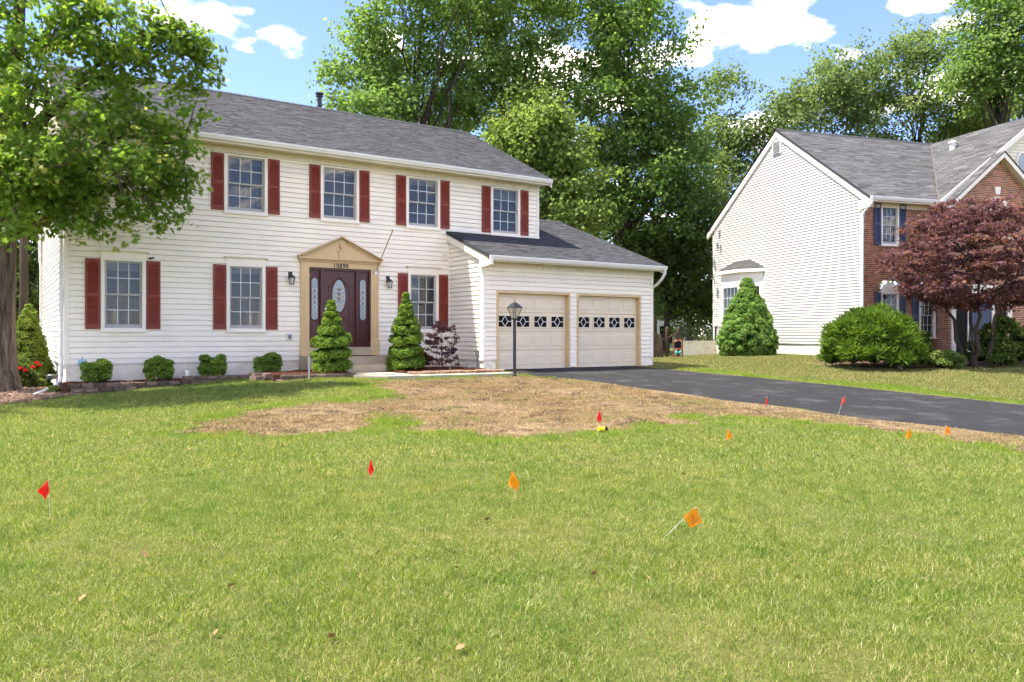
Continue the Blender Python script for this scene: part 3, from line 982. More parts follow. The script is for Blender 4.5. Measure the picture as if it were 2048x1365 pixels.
pd.lathe((6.375, -.075, 3.726), [(.03, 0), (.018, .025), (.02, .05), (.055, .09), (.055, .15), (.03, .18), (.042, .19), (.012, .22), (.0, .25)], 12)
pd.build('pediment', 'tan', s1)
jm = MB()
for a, b in ((5.515, 5.555), (5.835, 5.905), (6.822, 6.885), (7.195, 7.235)):
    jm.box(a, b, -.03, .10, 1.17, 3.24)
jm.box(5.515, 7.235, -.032, .10, 3.205, 3.26)
jm.build('door_frame', 'door_maroon', s1)
MB().box(5.515, 7.235, -.10, .12, .95, 1.168).build('threshold', 'concrete', s1)
dr = MB().box(5.906, 6.821, .045, .09, 1.172, 3.204)
door = dr.build('door', 'door_maroon', house)
pn = MB()
def mould(mbx, pts, yf, r=.014):
    mbx.tube([(p[0], yf, p[1]) for p in pts] + [(pts[0][0], yf, pts[0][1])], r, 6, cap=False)
arch = [(6.08, 1.92), (6.08, 2.78), (6.13, 2.80), (6.20, 2.90), (6.28, 2.99), (6.363, 3.02), (6.45, 2.99), (6.53, 2.90), (6.60, 2.80), (6.65, 2.78), (6.65, 1.92), (6.55, 1.93), (6.48, 1.98), (6.363, 2.0), (6.25, 1.98), (6.18, 1.93)]
mould(pn, arch, .043)
mould(pn, [(6.08, 1.30), (6.32, 1.30), (6.32, 1.78), (6.20, 1.84), (6.08, 1.84)], .043)
mould(pn, [(6.65, 1.30), (6.41, 1.30), (6.41, 1.78), (6.53, 1.84), (6.65, 1.84)], .043)
ov = [(6.363 + .20 * math.cos(t), 2.53 + .45 * math.sin(t)) for t in np.linspace(0, 2 * math.pi, 33)[:-1]]
mould(pn, ov, .041, .018)
pn.build('panel_moulding', 'door_maroon', door, smooth=True)
MB().poly([(p[0], .040, p[1]) for p in ov]).build('oval_glass', 'glass_frost', door)
def caming(cx, z0_, z1_, hw, par, yy=.034):
    c_ = MB(); b_ = MB()
    zc = (z0_ + z1_) / 2; h = (z1_ - z0_) / 2
    for s_ in (-1, 1):
        for k in range(4):
            zz = zc + h * (.42 - .27 * k)
            c_.tube([(cx + s_ * hw * (.05 + .62 * math.sin(math.pi * t)), yy, zz + h * .34 * (t - .5) - h * .10 * t * t) for t in np.linspace(0, 1, 8)], .0065, 4)
    b_.tube([(cx - hw * .85, yy, zc + h * .48), (cx + hw * .85, yy, zc + h * .48)], .005, 4)
    b_.tube([(cx - hw * .98, yy, zc - h * .06), (cx + hw * .98, yy, zc - h * .06)], .005, 4)
    b_.tube([(cx - hw * .8, yy, zc - h * .62), (cx + hw * .8, yy, zc - h * .62)], .005, 4)
    c_.build('bevel_pattern', 'silver', par); b_.build('came_bars', 'brass', par)
    dk = MB()
    for k in range(3):
        zz = zc + h * (.38 - .3 * k)
        dk.poly([(cx, yy + .004, zz + h * .20), (cx + hw * .28, yy + .004, zz), (cx, yy + .004, zz - h * .16), (cx - hw * .28, yy + .004, zz)])
    dk.build('dark_bevels', 'plastic_grey', par)
caming(6.363, 2.10, 2.96, .19, door)
hd = MB().lathe((0, 0, 0), [(.03, 0), (.03, .02), (.018, .03)], 14)
kn = hd.build('deadbolt', 'silver', door); kn.location = (5.985, .045, 2.18); kn.rotation_euler = (math.radians(90), 0, 0)
hp = MB().cbox(5.955, 6.015, .028, .045, 1.86, 2.06, .008)
hp.tube([(5.985, .03, 2.02), (5.985, -.025, 2.0), (5.985, -.03, 1.92), (5.985, .03, 1.89)], .011, 7).tube([(5.985, .03, 1.93), (5.985, -.02, 1.93), (6.08, -.02, 1.93)], .009, 7)
hp.build('handle', 'silver', door)
for a, b in ((5.556, 5.834), (6.886, 7.194)):
    sd = MB().box(a, b, .045, .09, 1.172, 3.204).build('sidelight', 'door_maroon', house)
    cx = (a + b) / 2
    oc = [(cx + .098 * sx, zz) for sx, zz in ((-1, 1.95), (-.6, 1.90), (0, 1.875), (.6, 1.90), (1, 1.95), (1, 2.93), (.6, 2.98), (0, 3.01), (-.6, 2.98), (-1, 2.93))]
    MB().poly([(p[0], .040, p[1]) for p in oc]).build('glass', 'glass_frost', sd)
    m_ = MB(); mould(m_, oc, .042, .015)
    mould(m_, [(a + .05, 1.28), (b - .05, 1.28), (b - .05, 1.46), (a + .05, 1.46)], .044, .01)
    mould(m_, [(a + .05, 1.53), (b - .05, 1.53), (b - .05, 1.75), (a + .05, 1.75)], .044, .01)
    m_.build('panel_moulding', 'door_maroon', sd, smooth=True)
    caming(cx, 1.89, 2.99, .094, sd)
# house number
def text_mesh(s, size, ext):
    cu = bpy.data.curves.new('txt', 'FONT'); cu.body = s; cu.size = size; cu.extrude = ext; cu.offset = .003; cu.align_x = 'CENTER'
    o = bpy.data.objects.new('txt', cu); C.objects.link(o)
    me_ = bpy.data.meshes.new_from_object(o.evaluated_get(bpy.context.evaluated_depsgraph_get()))
    bpy.data.objects.remove(o); bpy.data.curves.remove(cu)
    me_.name = 'digit'
    return me_
for i, ch in enumerate('10890'):
    o = obj('digit', text_mesh(ch, .162, .004), 'digit_black', s1)
    o.location = (6.195 + i * .088, -.082, 3.272); o.rotation_euler = (math.radians(90), 0, 0); o.scale = (.86, 1, 1)
# steps
st = MB()
def plat(mbx, x0, x1, y0, ch, z0, z1):
    mbx.prism([(x0, -.02), (x0, y0 + ch), (x0 + ch * .8, y0), (x1 - ch * .8, y0), (x1, y0 + ch), (x1, -.02)], z0, z1, 'z')
stp = MB(); plat(stp, 5.26, 7.55, -1.05, .40, .40, .948)
stoop = stp.build('stoop', 'concrete', house)
st2 = MB(); plat(st2, 5.60, 7.78, -1.40, .42, .30, .745); st2.build('step', 'concrete', stoop)
# wall lanterns
def lantern(cx, zc):
    a = MB().cbox(cx - .055, cx + .055, -.03, 0, zc - .02, zc + .17, .01)
    a.tube([(cx, -.03, zc + .06), (cx, -.10, zc + .09), (cx, -.13, zc + .07)], .016, 8)
    a.lathe((cx, -.13, zc), [(.10, -.005), (.085, .03), (.05, .06), (.015, .075)], 6)
    for k in range(6):
        t = k * math.pi / 3
        a.tube([(cx + .083 * math.cos(t), -.13 + .083 * math.sin(t), zc - .004), (cx + .052 * math.cos(t), -.13 + .052 * math.sin(t), zc - .16)], .007, 5)
    a.lathe((cx, -.13, zc - .175), [(.03, 0), (.058, .01), (.058, .02)], 6)
    o = a.build('wall_lantern', 'black_metal', house)
    MB().lathe((cx, -.13, zc - .155), [(.046, 0), (.076, .15)], 6).build('lantern_glass', 'lamp_glass', o)
lantern(5.035, 2.955); lantern(7.755, 2.955)
# small fixtures on the front
pl = MB().cbox(4.93, 5.10, -.045, 0, 1.355, 1.545, .01).build('outlet_box', 'plastic_white', house)
MB().box(4.975, 5.05, -.062, -.046, 1.40, 1.50).build('outlet_cover', 'plastic_grey', pl)
pv = MB().box(9.43, 9.63, -.05, 0, 3.67, 3.84)
for k in range(6): pv.box(9.45, 9.61, -.06, -.051, 3.69 + k * .024, 3.70 + k * .024)
pv.build('wall_vent', 'trim', house)
cm = MB().cbox(1.70, 1.76, -.05, 0, 3.26, 3.30, .008).tube([(1.73, -.03, 3.28), (1.80, -.12, 3.29)], .02, 8).build('security_camera', 'black_metal', house)

# garage wing
GF, GX0, GX1 = -1.86, 9.70, 15.93
DOORS = [(10.18, 12.59), (12.96, 15.36)]
GZ, GT = .535, 2.65
gop = [(a - .06, b + .06, 0, GT + .06) for a, b in DOORS]
gw = MB()
posts((GX0 - .012, GX0 + .08, GF - .022, GF + .05, .80, 3.36), (GX1 - .08, GX1 + .012, GF - .022, GF + .05, .80, 3.36))
gw.box(GX1 - .03, GX1, GF + .06, 8.0, .2, 3.7)
gw.prism([(GF + .06, 3.6), (8, 3.6), (3.1, 5.5)], GX1 - .03, GX1, 'x')
gw.box(12.9, GX1, 7.95, 8.0, .2, 3.7)
gwo = gw.build('wall', 'trim', house)
siding(gwo, front_map(GF), GX0 + .08, GX1 - .08, .56, 3.33, gop + [(GX0, 10.12, 0, .80), (15.42, GX1, 0, .80)])
gs = MB().box(GX0 - .022, GX0 + .01, GF + .052, GF + .13, .80, 3.42).build('wall', 'trim', house)
def gclip(z, zt):
    lo = GF + .13
    lo = max(lo, GF - .48 + (zt + .10 - 3.63) / .37)
    return (lo, -.0)
siding(gs, side_map(GX0), GF + .13, 0, .80, 4.25, [], clip=gclip)
gf = MB().box(GX0 + .02, 10.12, GF + .02, GF + .2, .1, .80).box(15.42, GX1 - .02, GF + .02, GF + .2, .1, .80).box(GX0 + .02, GX0 + .2, GF + .2, .0, .1, .80).build('foundation', 'painted_brick', house)
bricks(gf, 'bricks', front_map(GF + .02), GX0 + .02, 10.12, .40, .795, [], 'painted_brick', seed=5)
bricks(gf, 'bricks', front_map(GF + .02), 15.42, GX1 - .02, .40, .795, [], 'painted_brick', seed=6)
bricks(gf, 'bricks', side_map(GX0 + .02), GF + .02, 0, .40, .795, [], 'painted_brick', seed=7)
gfz = MB().box(GX0 - .02, GX1 + .02, GF - .03, GF, 3.332, 3.49).box(GX0 - .1, GX1 + .1, GF - .42, GF + .02, 3.491, 3.506).box(GX0 - .1, GX1 + .1, GF - .425, GF - .405, 3.46, 3.64)
gsf = gfz.build('soffit', 'soffit', house)
gd = MB(); x = GX0 + .06
while x < GX1 - .05:
    gd.box(x, x + .05, GF - .045, GF - .031, 3.38, 3.465); x += .105
gd = gd.build('dentils', 'soffit', gsf); gd['kind'] = 'stuff'
gutter(house, GX0 - .1, GX1 + .13, GF - .54, 3.615)
GE, GEY, SL = 3.63, GF - .48, .37
zr = lambda y: GE + SL * (y - GEY)
g1 = roof(house, (GX0 - .12, GEY, GE), (GX1 + .12, GEY, GE), (GX1 + .12, -.02, zr(-.02)), (GX0 - .12, -.02, zr(-.02)), 'shingle', seed=21)
g2 = roof(house, (12.87, -.02, zr(-.02)), (GX1 + .12, -.02, zr(-.02)), (GX1 + .12, 3.1, zr(3.1)), (12.87, 3.1, zr(3.1)), 'shingle', seed=22)
MB().add([(12.87, 3.1, zr(3.1)), (GX1 + .12, 3.1, zr(3.1)), (GX1 + .12, 8.4, 3.66), (12.87, 8.4, 3.66)], [(0, 1, 2, 3)]).build('roof', 'ridge_dark', house)
MB().add([(12.87, 2.96, zr(2.96) + .015), (GX1 + .14, 2.96, zr(2.96) + .015), (GX1 + .14, 3.1, zr(3.1) + .03), (12.87, 3.1, zr(3.1) + .03), (12.87, 3.25, zr(3.0)), (GX1 + .14, 3.25, zr(3.0))], [(0, 1, 2, 3), (3, 2, 5, 4)]).build('ridge_cap', 'ridge_dark', g2)
rk = MB().beam((GX0 - .10, GEY + .02, GE - .092), (GX0 - .10, -.02, zr(-.02) - .092), (.03, 0, 0), (0, 0, -.19))
ret = [(GEY - .05, 3.36), (GF + .05, 3.30), (GF + .05, zr(GF + .05) - .10), (GEY + .02, GE - .02), (GEY - .05, GE - .03)]
rk.prism(ret, GX0 - .098, GX0 - .006, 'x')
rk.build('rake_board', 'trim', house)
MB().beam((GX1 + .09, GEY, GE - .092), (GX1 + .09, 3.1, zr(3.1) - .092), (.03, 0, 0), (0, 0, -.17)).build('rake_board', 'trim', house)
fl = MB().beam((GX0 - .12, -.03, zr(-.03) + .012), (12.88, -.03, zr(-.03) + .012), (0, .02, 0), (0, 0, .06)).build('flashing', 'trim', house)
# garage doors
for di, (a, b) in enumerate(DOORS):
    fm = MB()
    fm.box(a - .06, a, GF - .03, GF + .16, GZ, GT); fm.box(b, b + .06, GF - .03, GF + .16, GZ, GT); fm.box(a - .06, b + .06, GF - .03, GF + .16, GT, GT + .06)
    yd = GF + .13
    g = MB()
    sec = (GT - GZ) / 4
    for k in range(4):
        g.cbox(a, b, yd, yd + .05, GZ + k * sec + .003, GZ + (k + 1) * sec - .003, .006)
    gdo = g.build('garage_door', 'garage_door', house)
    fm.build('door_frame', 'tan', gdo)
    pw = (b - a) / 4
    key = ('gp', di)
    pm_ = MB().cbox(.075, pw - .075, -.016, .001, .11, sec - .10, .022)
    pm_.box(.06, pw - .06, -.006, .001, .095, sec - .085)
    pmesh = pm_.mesh('panel')
    for r_ in range(4):
        for c_ in range(4):
            lx, lz = a + c_ * pw, GZ + r_ * sec
            if r_ != 2:
                p = obj('panel', pmesh, 'garage_door', gdo); p.location = (lx, yd, lz)
            else:
                x0_, x1_, z0_, z1_ = lx + .085, lx + pw - .085, lz + .13, lz + sec - .10
                wf = MB()
                wf.box(x0_ - .035, x0_, yd - .022, yd, z0_ - .035, z1_ + .035); wf.box(x1_, x1_ + .035, yd - .022, yd, z0_ - .035, z1_ + .035)
                wf.box(x0_, x1_, yd - .022, yd, z0_ - .035, z0_); wf.box(x0_, x1_, yd - .022, yd, z1_, z1_ + .035)
                wf.build('lite_frame', 'garage_door', gdo)
                pnl = MB().quad((x0_, yd - .004, z0_), (x1_, yd - .004, z0_), (x1_, yd - .004, z1_), (x0_, yd - .004, z1_))
                pnl.build('pane', 'glass_lite', gdo)
                gr = MB()
                cx, cz, hx, hz = (x0_ + x1_) / 2, (z0_ + z1_) / 2, (x1_ - x0_) * .235, (z1_ - z0_) / 2
                P4 = [(cx, z1_), (cx + hx, cz), (cx, z0_), (cx - hx, cz)]
                for p_, q_ in zip(P4, P4[1:] + P4[:1]):
                    gr.tube([(p_[0], yd - .010, p_[1]), (q_[0], yd - .010, q_[1])], .011, 5)
                gr.tube([(x0_, yd - .010, cz), (cx - hx, yd - .010, cz)], .010, 5).tube([(cx + hx, yd - .010, cz), (x1_, yd - .010, cz)], .010, 5)
                gr.build('grille', 'muntin', gdo)
kp = MB().cbox(12.615, 12.645, GF - .05, GF - .03, 1.90, 2.14, .006).tube([(12.63, GF - .05, 2.12), (12.63, GF - .085, 2.10), (12.63, GF - .085, 1.94), (12.63, GF - .05, 1.92)], .007, 6).build('pull_handle', 'silver', house)
# electric box with conduit on the garage side wall
eb = MB().box(GX0 - .075, GX0 - .01, -1.66, -1.57, .93, 1.09).tube([(GX0 - .035, -1.615, .94), (GX0 - .035, -1.615, .50)], .018, 8).build('conduit_box', 'plastic_grey', house)
# downspouts
def spout(pts, wd=.075, dp=.06):
    m_ = MB(); m_.tube(pts, .043, 10)
    return m_.build('downspout', 'gutter', house, smooth=False)
spout([(-.07, -.49, 6.16), (-.07, -.44, 6.05), (-.07, -.03, 5.75), (-.07, -.03, 5.6), (-.07, -.03, .58), (-.09, -.06, .47), (-.20, -.20, .36), (-.62, -.62, .22)])
spout([(GX1 + .06, GF - .49, 3.50), (GX1 + .07, GF - .46, 3.38), (GX1 + .06, GF - .35, 3.22), (GX1 + .06, GF - .12, 3.06), (GX1 + .06, GF + .08, 2.98), (GX1 + .06, GF + .1, 2.8), (GX1 + .06, GF + .1, .4)])
spout([(-.09, 9.06, 6.0), (-.09, 9.06, 3.9), (-.06, 9.04, 3.6), (-.06, 9.04, .3)])
MB().lathe((0, 0, 0), [(.11, 0), (.11, .09), (.07, .12)], 16).build('gas_meter', 'dark_metal', house).location = (-.14, 2.2, .42)
# ---------------------------------------------------------------- the neighbouring house (local axes turned 15.5 degrees)
NB = thing('house', 'neighbouring house with white sided gable end and brown brick front', 'house', (25.27, 15.96, 0), math.radians(-15.5))
ND, NR, NZ = 9.4, 4.7, 9.85
NE, NEY = 6.28, -.42
nsl = (NZ - NE) / (NR - NEY)
for y0_, y1_ in ((.0, .09), (ND - .09, ND)):
    MB().box(-.022, .012, y0_, y1_, 1.10, 6.1).build('corner_post', 'trim', NB)
nw = MB().box(.02, 8, ND - .05, ND, .2, 6.2)
nwall = nw.build('wall', 'trim', NB)
def nclip(z, zt):
    if zt < 6.05: return (.09, ND - .09)
    k = (zt - NE) / nsl
    return (max(.09, NEY + k + .10), min(ND - .09, 2 * NR - NEY - k - .10))
BAYO = [(5.65, 8.5, .9, 4.16)]
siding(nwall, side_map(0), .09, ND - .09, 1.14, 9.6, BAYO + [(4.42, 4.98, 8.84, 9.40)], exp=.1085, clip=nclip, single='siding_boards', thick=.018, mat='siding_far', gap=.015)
nf = MB().box(.03, .3, .05, ND - .02, -.2, 1.14).build('foundation', 'painted_brick', NB)
bricks(nf, 'bricks', side_map(.03), .05, ND - .02, .1, 1.135, [], 'painted_brick', seed=31)
gv = MB().box(-.05, .0, 4.42, 4.98, 8.84, 9.40).build('gable_vent', 'vent_white', NB)
lv = MB()
for k in range(9):
    lv.add([(-.052, 4.50, 8.90 + k * .05), (-.052, 4.90, 8.90 + k * .05), (-.075, 4.90, 8.885 + k * .05), (-.075, 4.50, 8.885 + k * .05)], [(0, 1, 2, 3)])
MB().box(-.054, -.051, 4.49, 4.91, 8.89, 9.35).build('vent_opening', 'plastic_grey', gv)
lv.build('louvers', 'vent_white', gv)
rk = MB()
for a, b in (((-.07, NEY, NE - .09), (-.07, NR, NZ - .09)), ((-.07, 2 * NR - NEY, NE - .09), (-.07, NR, NZ - .09))):
    rk.beam(a, b, (.035, 0, 0), (0, 0, -.22))
    rk.beam((-.05, a[1], a[2] - .221), (-.05, b[1], b[2] - .221), (.04, 0, 0), (0, 0, -.05))
rk.add([(-.072, NEY, NE - .09), (-.072, .12, NE - .10), (-.072, .12, NE - .42), (-.072, NEY, NE - .36), (.0, NEY, NE - .09), (.0, .12, NE - .10), (.0, .12, NE - .42), (.0, NEY, NE - .36)],
       [(0, 1, 2, 3), (7, 6, 5, 4), (0, 4, 5, 1), (1, 5, 6, 2), (2, 6, 7, 3), (3, 7, 4, 0)])
rk.build('rake_board', 'trim', NB)
XV, XR = 2.97, 7.95
r_ = roof(NB, (-.09, NEY, NE), (XV, NEY, NE), (XR, NR, NZ), (-.09, NR, NZ), 'shingle_far', seed=41, tabs=(.16, .75), exp=.14)
MB().add([(-.09, NR, NZ), (14, NR, NZ), (14, 9.82, NE), (-.09, 9.82, NE)], [(0, 1, 2, 3)]).build('roof', 'ridge_dark', NB)
MB().add([(-.1, NR - .13, NZ - .07), (XR, NR - .13, NZ - .07), (XR, NR, NZ + .03), (-.1, NR, NZ + .03), (-.1, NR + .14, NZ - .06), (XR, NR + .14, NZ - .06)], [(0, 1, 2, 3), (3, 2, 5, 4)]).build('ridge_cap', 'ridge_dark', r_)
wl = roof(NB, (XV, NEY - .001, NE), (XV, NEY, NE), (XR, NEY, NZ), (XR, NR, NZ), 'shingle_far', seed=42, tabs=(.16, .75), exp=.14, th=.02)
MB().add([(XR, NEY, NZ), (XR, NR, NZ), (XR, 9.8, NZ), (XR + 5, 9.8, NE), (XR + 5, NEY, NE)], [(0, 1, 2, 3, 4)]).build('roof', 'ridge_dark', NB)
MB().beam((XV, NEY - .03, NE - .02), (XR, NEY - .03, NZ - .02), (0, .03, 0), (0, 0, -.22)).beam((XR + 5, NEY - .03, NE - .02), (XR, NEY - .03, NZ - .02), (0, .03, 0), (0, 0, -.22)).build('rake_board', 'trim', NB)
MB().tube([(XV, NEY, NE + .0), (XR, NR, NZ + .0)], .03, 6).build('valley', 'valley_brown', wl)
MB().lathe((6.9, 2.6, 8.95), [(.12, 0), (.12, .35), (.17, .36), (.17, .42), (.05, .48)], 14).build('roof_vent', 'gutter', NB)
gwl = MB().box(XV + .3, 12.6, -.05, .0, 6.0, 6.3).build('wall', 'trim', NB)
siding(gwl, front_map(-.05), 3.4, 12.5, 6.3, 9.6, [], clip=lambda z, zt: (max(3.4, XR - (NZ - .25 - zt) / .7), min(12.5, XR + (NZ - .25 - zt) / .7)), single='siding_boards')
ovw = MB().lathe((0, 0, 0), [(.32, 0), (.32, .04), (.27, .05)], 20, sy=1.35).build('oval_window', 'trim', NB)
ovw.location = (7.35, -.07, 8.0)
ovw.rotation_euler = (math.radians(90), 0, 0)
MB().lathe((0, 0, 0), [(.25, .055), (.25, .058)], 20, sy=1.35).build('glass', 'glass_frost', ovw)
# front: brick, windows, shutters
NWIN = [(.86, 1.52, 4.72, 6.02), (.86, 1.52, 1.45, 2.95), (2.55, 3.2, 1.45, 2.95)]
nop = [(a - .07, b + .07, c - .09, (d + .06 if c > 3 else d + .42)) for a, b, c, d in NWIN] + [(3.45, 6.2, .4, 3.2)]
bk = MB().box(.02, .30, .05, .06, .2, 6.1)
for a, b, c, d in ((.0, .79, .2, 6.1), (1.59, 2.48, .2, 6.1), (.79, 1.59, .2, 1.36), (.79, 1.59, 3.45, 4.63), (2.48, 3.4, 3.45, 6.1), (2.48, 3.27, .2, 1.36), (3.27, 3.4, .2, 3.45), (.79, 1.59, 6.08, 6.1)):
    bk.box(a + .02, b, .02, .06, c, d)
fb = bk.build('wall', 'mortar', NB)
bricks(fb, 'bricks', front_map(.02), .02, 3.4, .35, 6.1, nop, 'brick_red', seed=51, j=.015, out=.010)
bmp = MB().box(3.3, 3.40, -.5, .05, .2, 6.2).box(3.4, 7.9, -.5, -.45, 3.3, 6.2).box(6.3, 7.9, -.5, -.45, .2, 3.3).prism([(3.3, 6.2), (7.9, 6.2), (5.6, 8.02)], -.5, -.45, 'y').build('wall', 'mortar', NB)
def pclip(z, zt):
    if zt < 6.2: return (3.3, 7.9)
    k = (zt - 6.2) / .79
    return (3.3 + k + .03, 7.9 - k - .03)
bricks(bmp, 'bricks', front_map(-.5), 3.3, 7.9, .35, 7.95, [(3.45, 6.25, .2, 3.25), (5.05, 6.15, 5.0, 6.35)], 'brick_red', clip=pclip, seed=52, j=.015)
bricks(bmp, 'bricks', side_map(3.3), -.5, .02, .35, 6.15, [], 'brick_red', seed=53, j=.015)
pg = MB()
for sx in (2.95, 8.25):
    pg.beam((sx, -.80, 6.02), (5.6, -.80, 8.13), (0, .05, 0), (0, 0, -.20))
    pg.beam((sx, -.75, 5.98), (5.6, -.75, 8.09), (0, .30, 0), (0, 0, -.03))
pg.build('rake_board', 'trim', NB)
for sx, sd in ((2.93, 1), (8.27, 2)):
    roof(NB, (sx, -.83, 6.03), (sx, 1.5, 6.03), (5.6, 3.6, 8.15), (5.6, -.83, 8.15), 'shingle_far', seed=60 + sd, tabs=(.16, .6), th=.03)
MB().prism([(5.50, 6.62), (5.70, 6.62), (5.74, 6.90), (5.46, 6.90)], -.54, -.5, 'y').build('keystone', 'trim', NB)
ar = [(5.6 + .5 * math.cos(t), 6.05 + .5 * math.sin(t)) for t in np.linspace(0, math.pi, 15)]
aw = MB().prism(ar, -.53, -.49, 'y').box(5.08, 6.12, -.53, -.49, 5.0, 6.05).build('arched_window', 'trim', NB)
MB().box(5.16, 6.04, -.54, -.531, 5.06, 6.0).build('glass', 'glass_lite', aw)
for i, (a, b, c, d) in enumerate(NWIN):
    window(NB, a, b, c, d, .02, blind=0, trim='trim', blk='curtain_dark', casw=.06)
    zz, hh = (4.66, 1.5) if i == 0 else (1.42, 1.57)
    shutter(NB, a - .365, zz, .28, hh, .01, 'shutter_blue', arch=False); shutter(NB, b + .085, zz, .28, hh, .01, 'shutter_blue', arch=False)
    if i:
        fan = MB().prism([(a - .06, d + .04), (b + .06, d + .04)] + [((a + b) / 2 + (b - a + .12) / 2 * math.cos(t), d + .08 + .30 * math.sin(t)) for t in np.linspace(0, math.pi, 13)], -.03, .03, 'y')
        for t in np.linspace(.25, math.pi - .25, 8):
            cx = (a + b) / 2
            fan.tube([(cx, -.034, d + .12), (cx + (b - a) * .48 * math.cos(t), -.034, d + .10 + .25 * math.sin(t))], .008, 4)
        fan.build('fan_header', 'trim', NB)
ds = MB().box(3.42, 3.60, -.56, -.45, .5, 3.0).box(6.05, 6.25, -.56, -.45, .5, 3.0).box(3.40, 6.28, -.58, -.45, 3.0, 3.3).box(4.18, 4.30, -.54, -.45, .5, 3.0).box(5.32, 5.44, -.54, -.45, .5, 3.0).build('door_surround', 'trim', NB)
MB().box(4.30, 5.32, -.50, -.46, .6, 3.0).build('door', 'shutter_blue', ds)
for a, b in ((3.60, 4.18), (5.44, 6.05)):
    MB().box(a, b, -.49, -.47, .8, 2.9).build('sidelight', 'glass_lite', ds)
nfz = MB().box(.02, 3.35, -.03, .02, 5.98, 6.13).box(-.05, 3.1, NEY, .02, 6.131, 6.15).box(-.05, 3.1, NEY - .005, NEY + .015, 6.10, 6.29).build('soffit', 'soffit', NB)
gutter(NB, -.06, 3.1, NEY - .11, 6.27)
MB().tube([(.0, NEY - .05, 6.16), (-.01, NEY - .02, 6.02), (-.02, -.10, 5.78), (-.03, -.03, 5.62), (-.03, -.03, .6)], .045, 10).build('downspout', 'gutter', NB)
# bay window on the gable end
bay = [(0.0, 5.65), (-.55, 6.5), (-.55, 7.9), (0.0, 8.5)]
by = MB()
by.prism(bay, .9, 1.75, 'z'); by.prism(bay, 3.55, 4.15, 'z')
for a, b in zip(bay[:-1], bay[1:]):
    a_, b_ = Vector((*a, 0)), Vector((*b, 0))
    d = (b_ - a_); ln = d.length; d.normalize()
    nrm = Vector((d.y, -d.x, 0))
    if nrm.x > 0: nrm = -nrm
    for f in (0, ln - .16):
        by.beam(a_ + d * f + Vector((0, 0, 1.75)), a_ + d * f + Vector((0, 0, 3.55)), d * .16, -nrm * .05)
byo = by.build('bay_window', 'trim', NB)
for a, b in zip(bay[:-1], bay[1:]):
    a_, b_ = Vector((*a, 0)), Vector((*b, 0))
    d = (b_ - a_); ln = d.length; d.normalize()
    nrm = Vector((d.y, -d.x, 0)); nrm = -nrm if nrm.x > 0 else nrm
    p, q = a_ + d * .16 - nrm * .03, a_ + d * (ln - .16) - nrm * .03
    cols, rows = (2 if ln < 1.2 else 4), 4
    for i in range(cols):
        for k in range(rows):
            u0, u1 = p.lerp(q, i / cols), p.lerp(q, (i + 1) / cols)
            z0_, z1_ = 1.75 + 1.8 * k / rows, 1.75 + 1.8 * (k + 1) / rows
            MB().quad((u0.x, u0.y, z0_), (u1.x, u1.y, z0_), (u1.x, u1.y, z1_), (u0.x, u0.y, z1_)).build('pane', 'glass', byo)
    mt = MB()
    for i in range(1, cols):
        u = p.lerp(q, i / cols); mt.tube([(u.x, u.y, 1.75), (u.x, u.y, 3.55)], .011, 4)
    for k in range(1, rows):
        z = 1.75 + 1.8 * k / rows; mt.tube([(p.x, p.y, z), (q.x, q.y, z)], .011, 4)
    mt.build('muntins', 'muntin', byo)
    cu = MB()
    for i in range(18):
        u0, u1 = p.lerp(q, i / 18) - nrm * (.10 + .02 * (i % 2)), p.lerp(q, (i + 1) / 18) - nrm * (.10 + .02 * ((i + 1) % 2))
        cu.quad((u0.x, u0.y, 1.75), (u1.x, u1.y, 1.75), (u1.x, u1.y, 3.55), (u0.x, u0.y, 3.55))
    cu.build('curtain', 'curtain_dark', byo)
eb = [(0.03, 5.42), (-.70, 6.40), (-.70, 8.0), (0.03, 8.72)]
MB().prism(eb, 4.151, 4.29, 'z').build('eave', 'trim', byo)
tp = [(.0, 6.55, 4.72), (.0, 7.65, 4.72)]
br = MB().add([(*p, 4.292) for p in eb] + tp, [(0, 1, 4), (1, 2, 5, 4), (2, 3, 5)])
bro = br.build('roof', 'ridge_dark', byo)
for q in ([eb[1], eb[2], tp[1], tp[0]], [eb[0], eb[1], tp[0], tp[0]], [eb[2], eb[3], tp[1], tp[1]]):
    v = [(p[0], p[1], 4.297) if len(p) == 2 else (p[0], p[1], p[2] + .004) for p in q]
    s_ = shingles(byo, *v, 'bay_shingle', exp=.12, seed=71)

# walled stair well with railing, beside the neighbour's back corner
aw = thing('areaway_wall', 'low white painted brick wall beside the neighbouring house gable', 'wall', (25.27, 15.96, 0), math.radians(-15.5))
MB().box(-3.05, -1.1, 7.40, 7.62, -.1, 1.19).box(-1.32, -1.1, 7.62, 9.6, -.1, 1.19).build('core', 'painted_brick', aw)
bricks(aw, 'bricks', front_map(7.40), -3.05, -1.1, .12, 1.185, [], 'painted_brick', seed=81)
bricks(aw, 'bricks', lambda u, z, o: (-1.1 + o, u, z), 7.40, 9.6, .12, 1.185, [], 'painted_brick', seed=82)
MB().box(-3.09, -1.06, 7.37, 7.66, 1.192, 1.235).build('cap', 'trim', aw)
ra = thing('railing', 'black iron railing along the low white brick wall', 'railing', (25.27, 15.96, 0), math.radians(-15.5))
MB().box(-3.05, -.1, 7.50, 7.53, 1.82, 1.85).box(-3.05, -.1, 7.505, 7.525, 1.30, 1.32).build('rail', 'black_metal', ra)
bm_ = MB().box(-.008, .008, -.008, .008, 0, .60).mesh('baluster')
x = -3.0
while x < -.1:
    b = obj('baluster', bm_, 'black_metal', ra); b.location = (x, 7.515, 1.236); x += .105
for x in (-1.08, -.1):
    MB().box(x - .02, x + .02, 7.49, 7.54, 1.236 if x < -.5 else .5, 1.86).build('post', 'black_metal', ra)

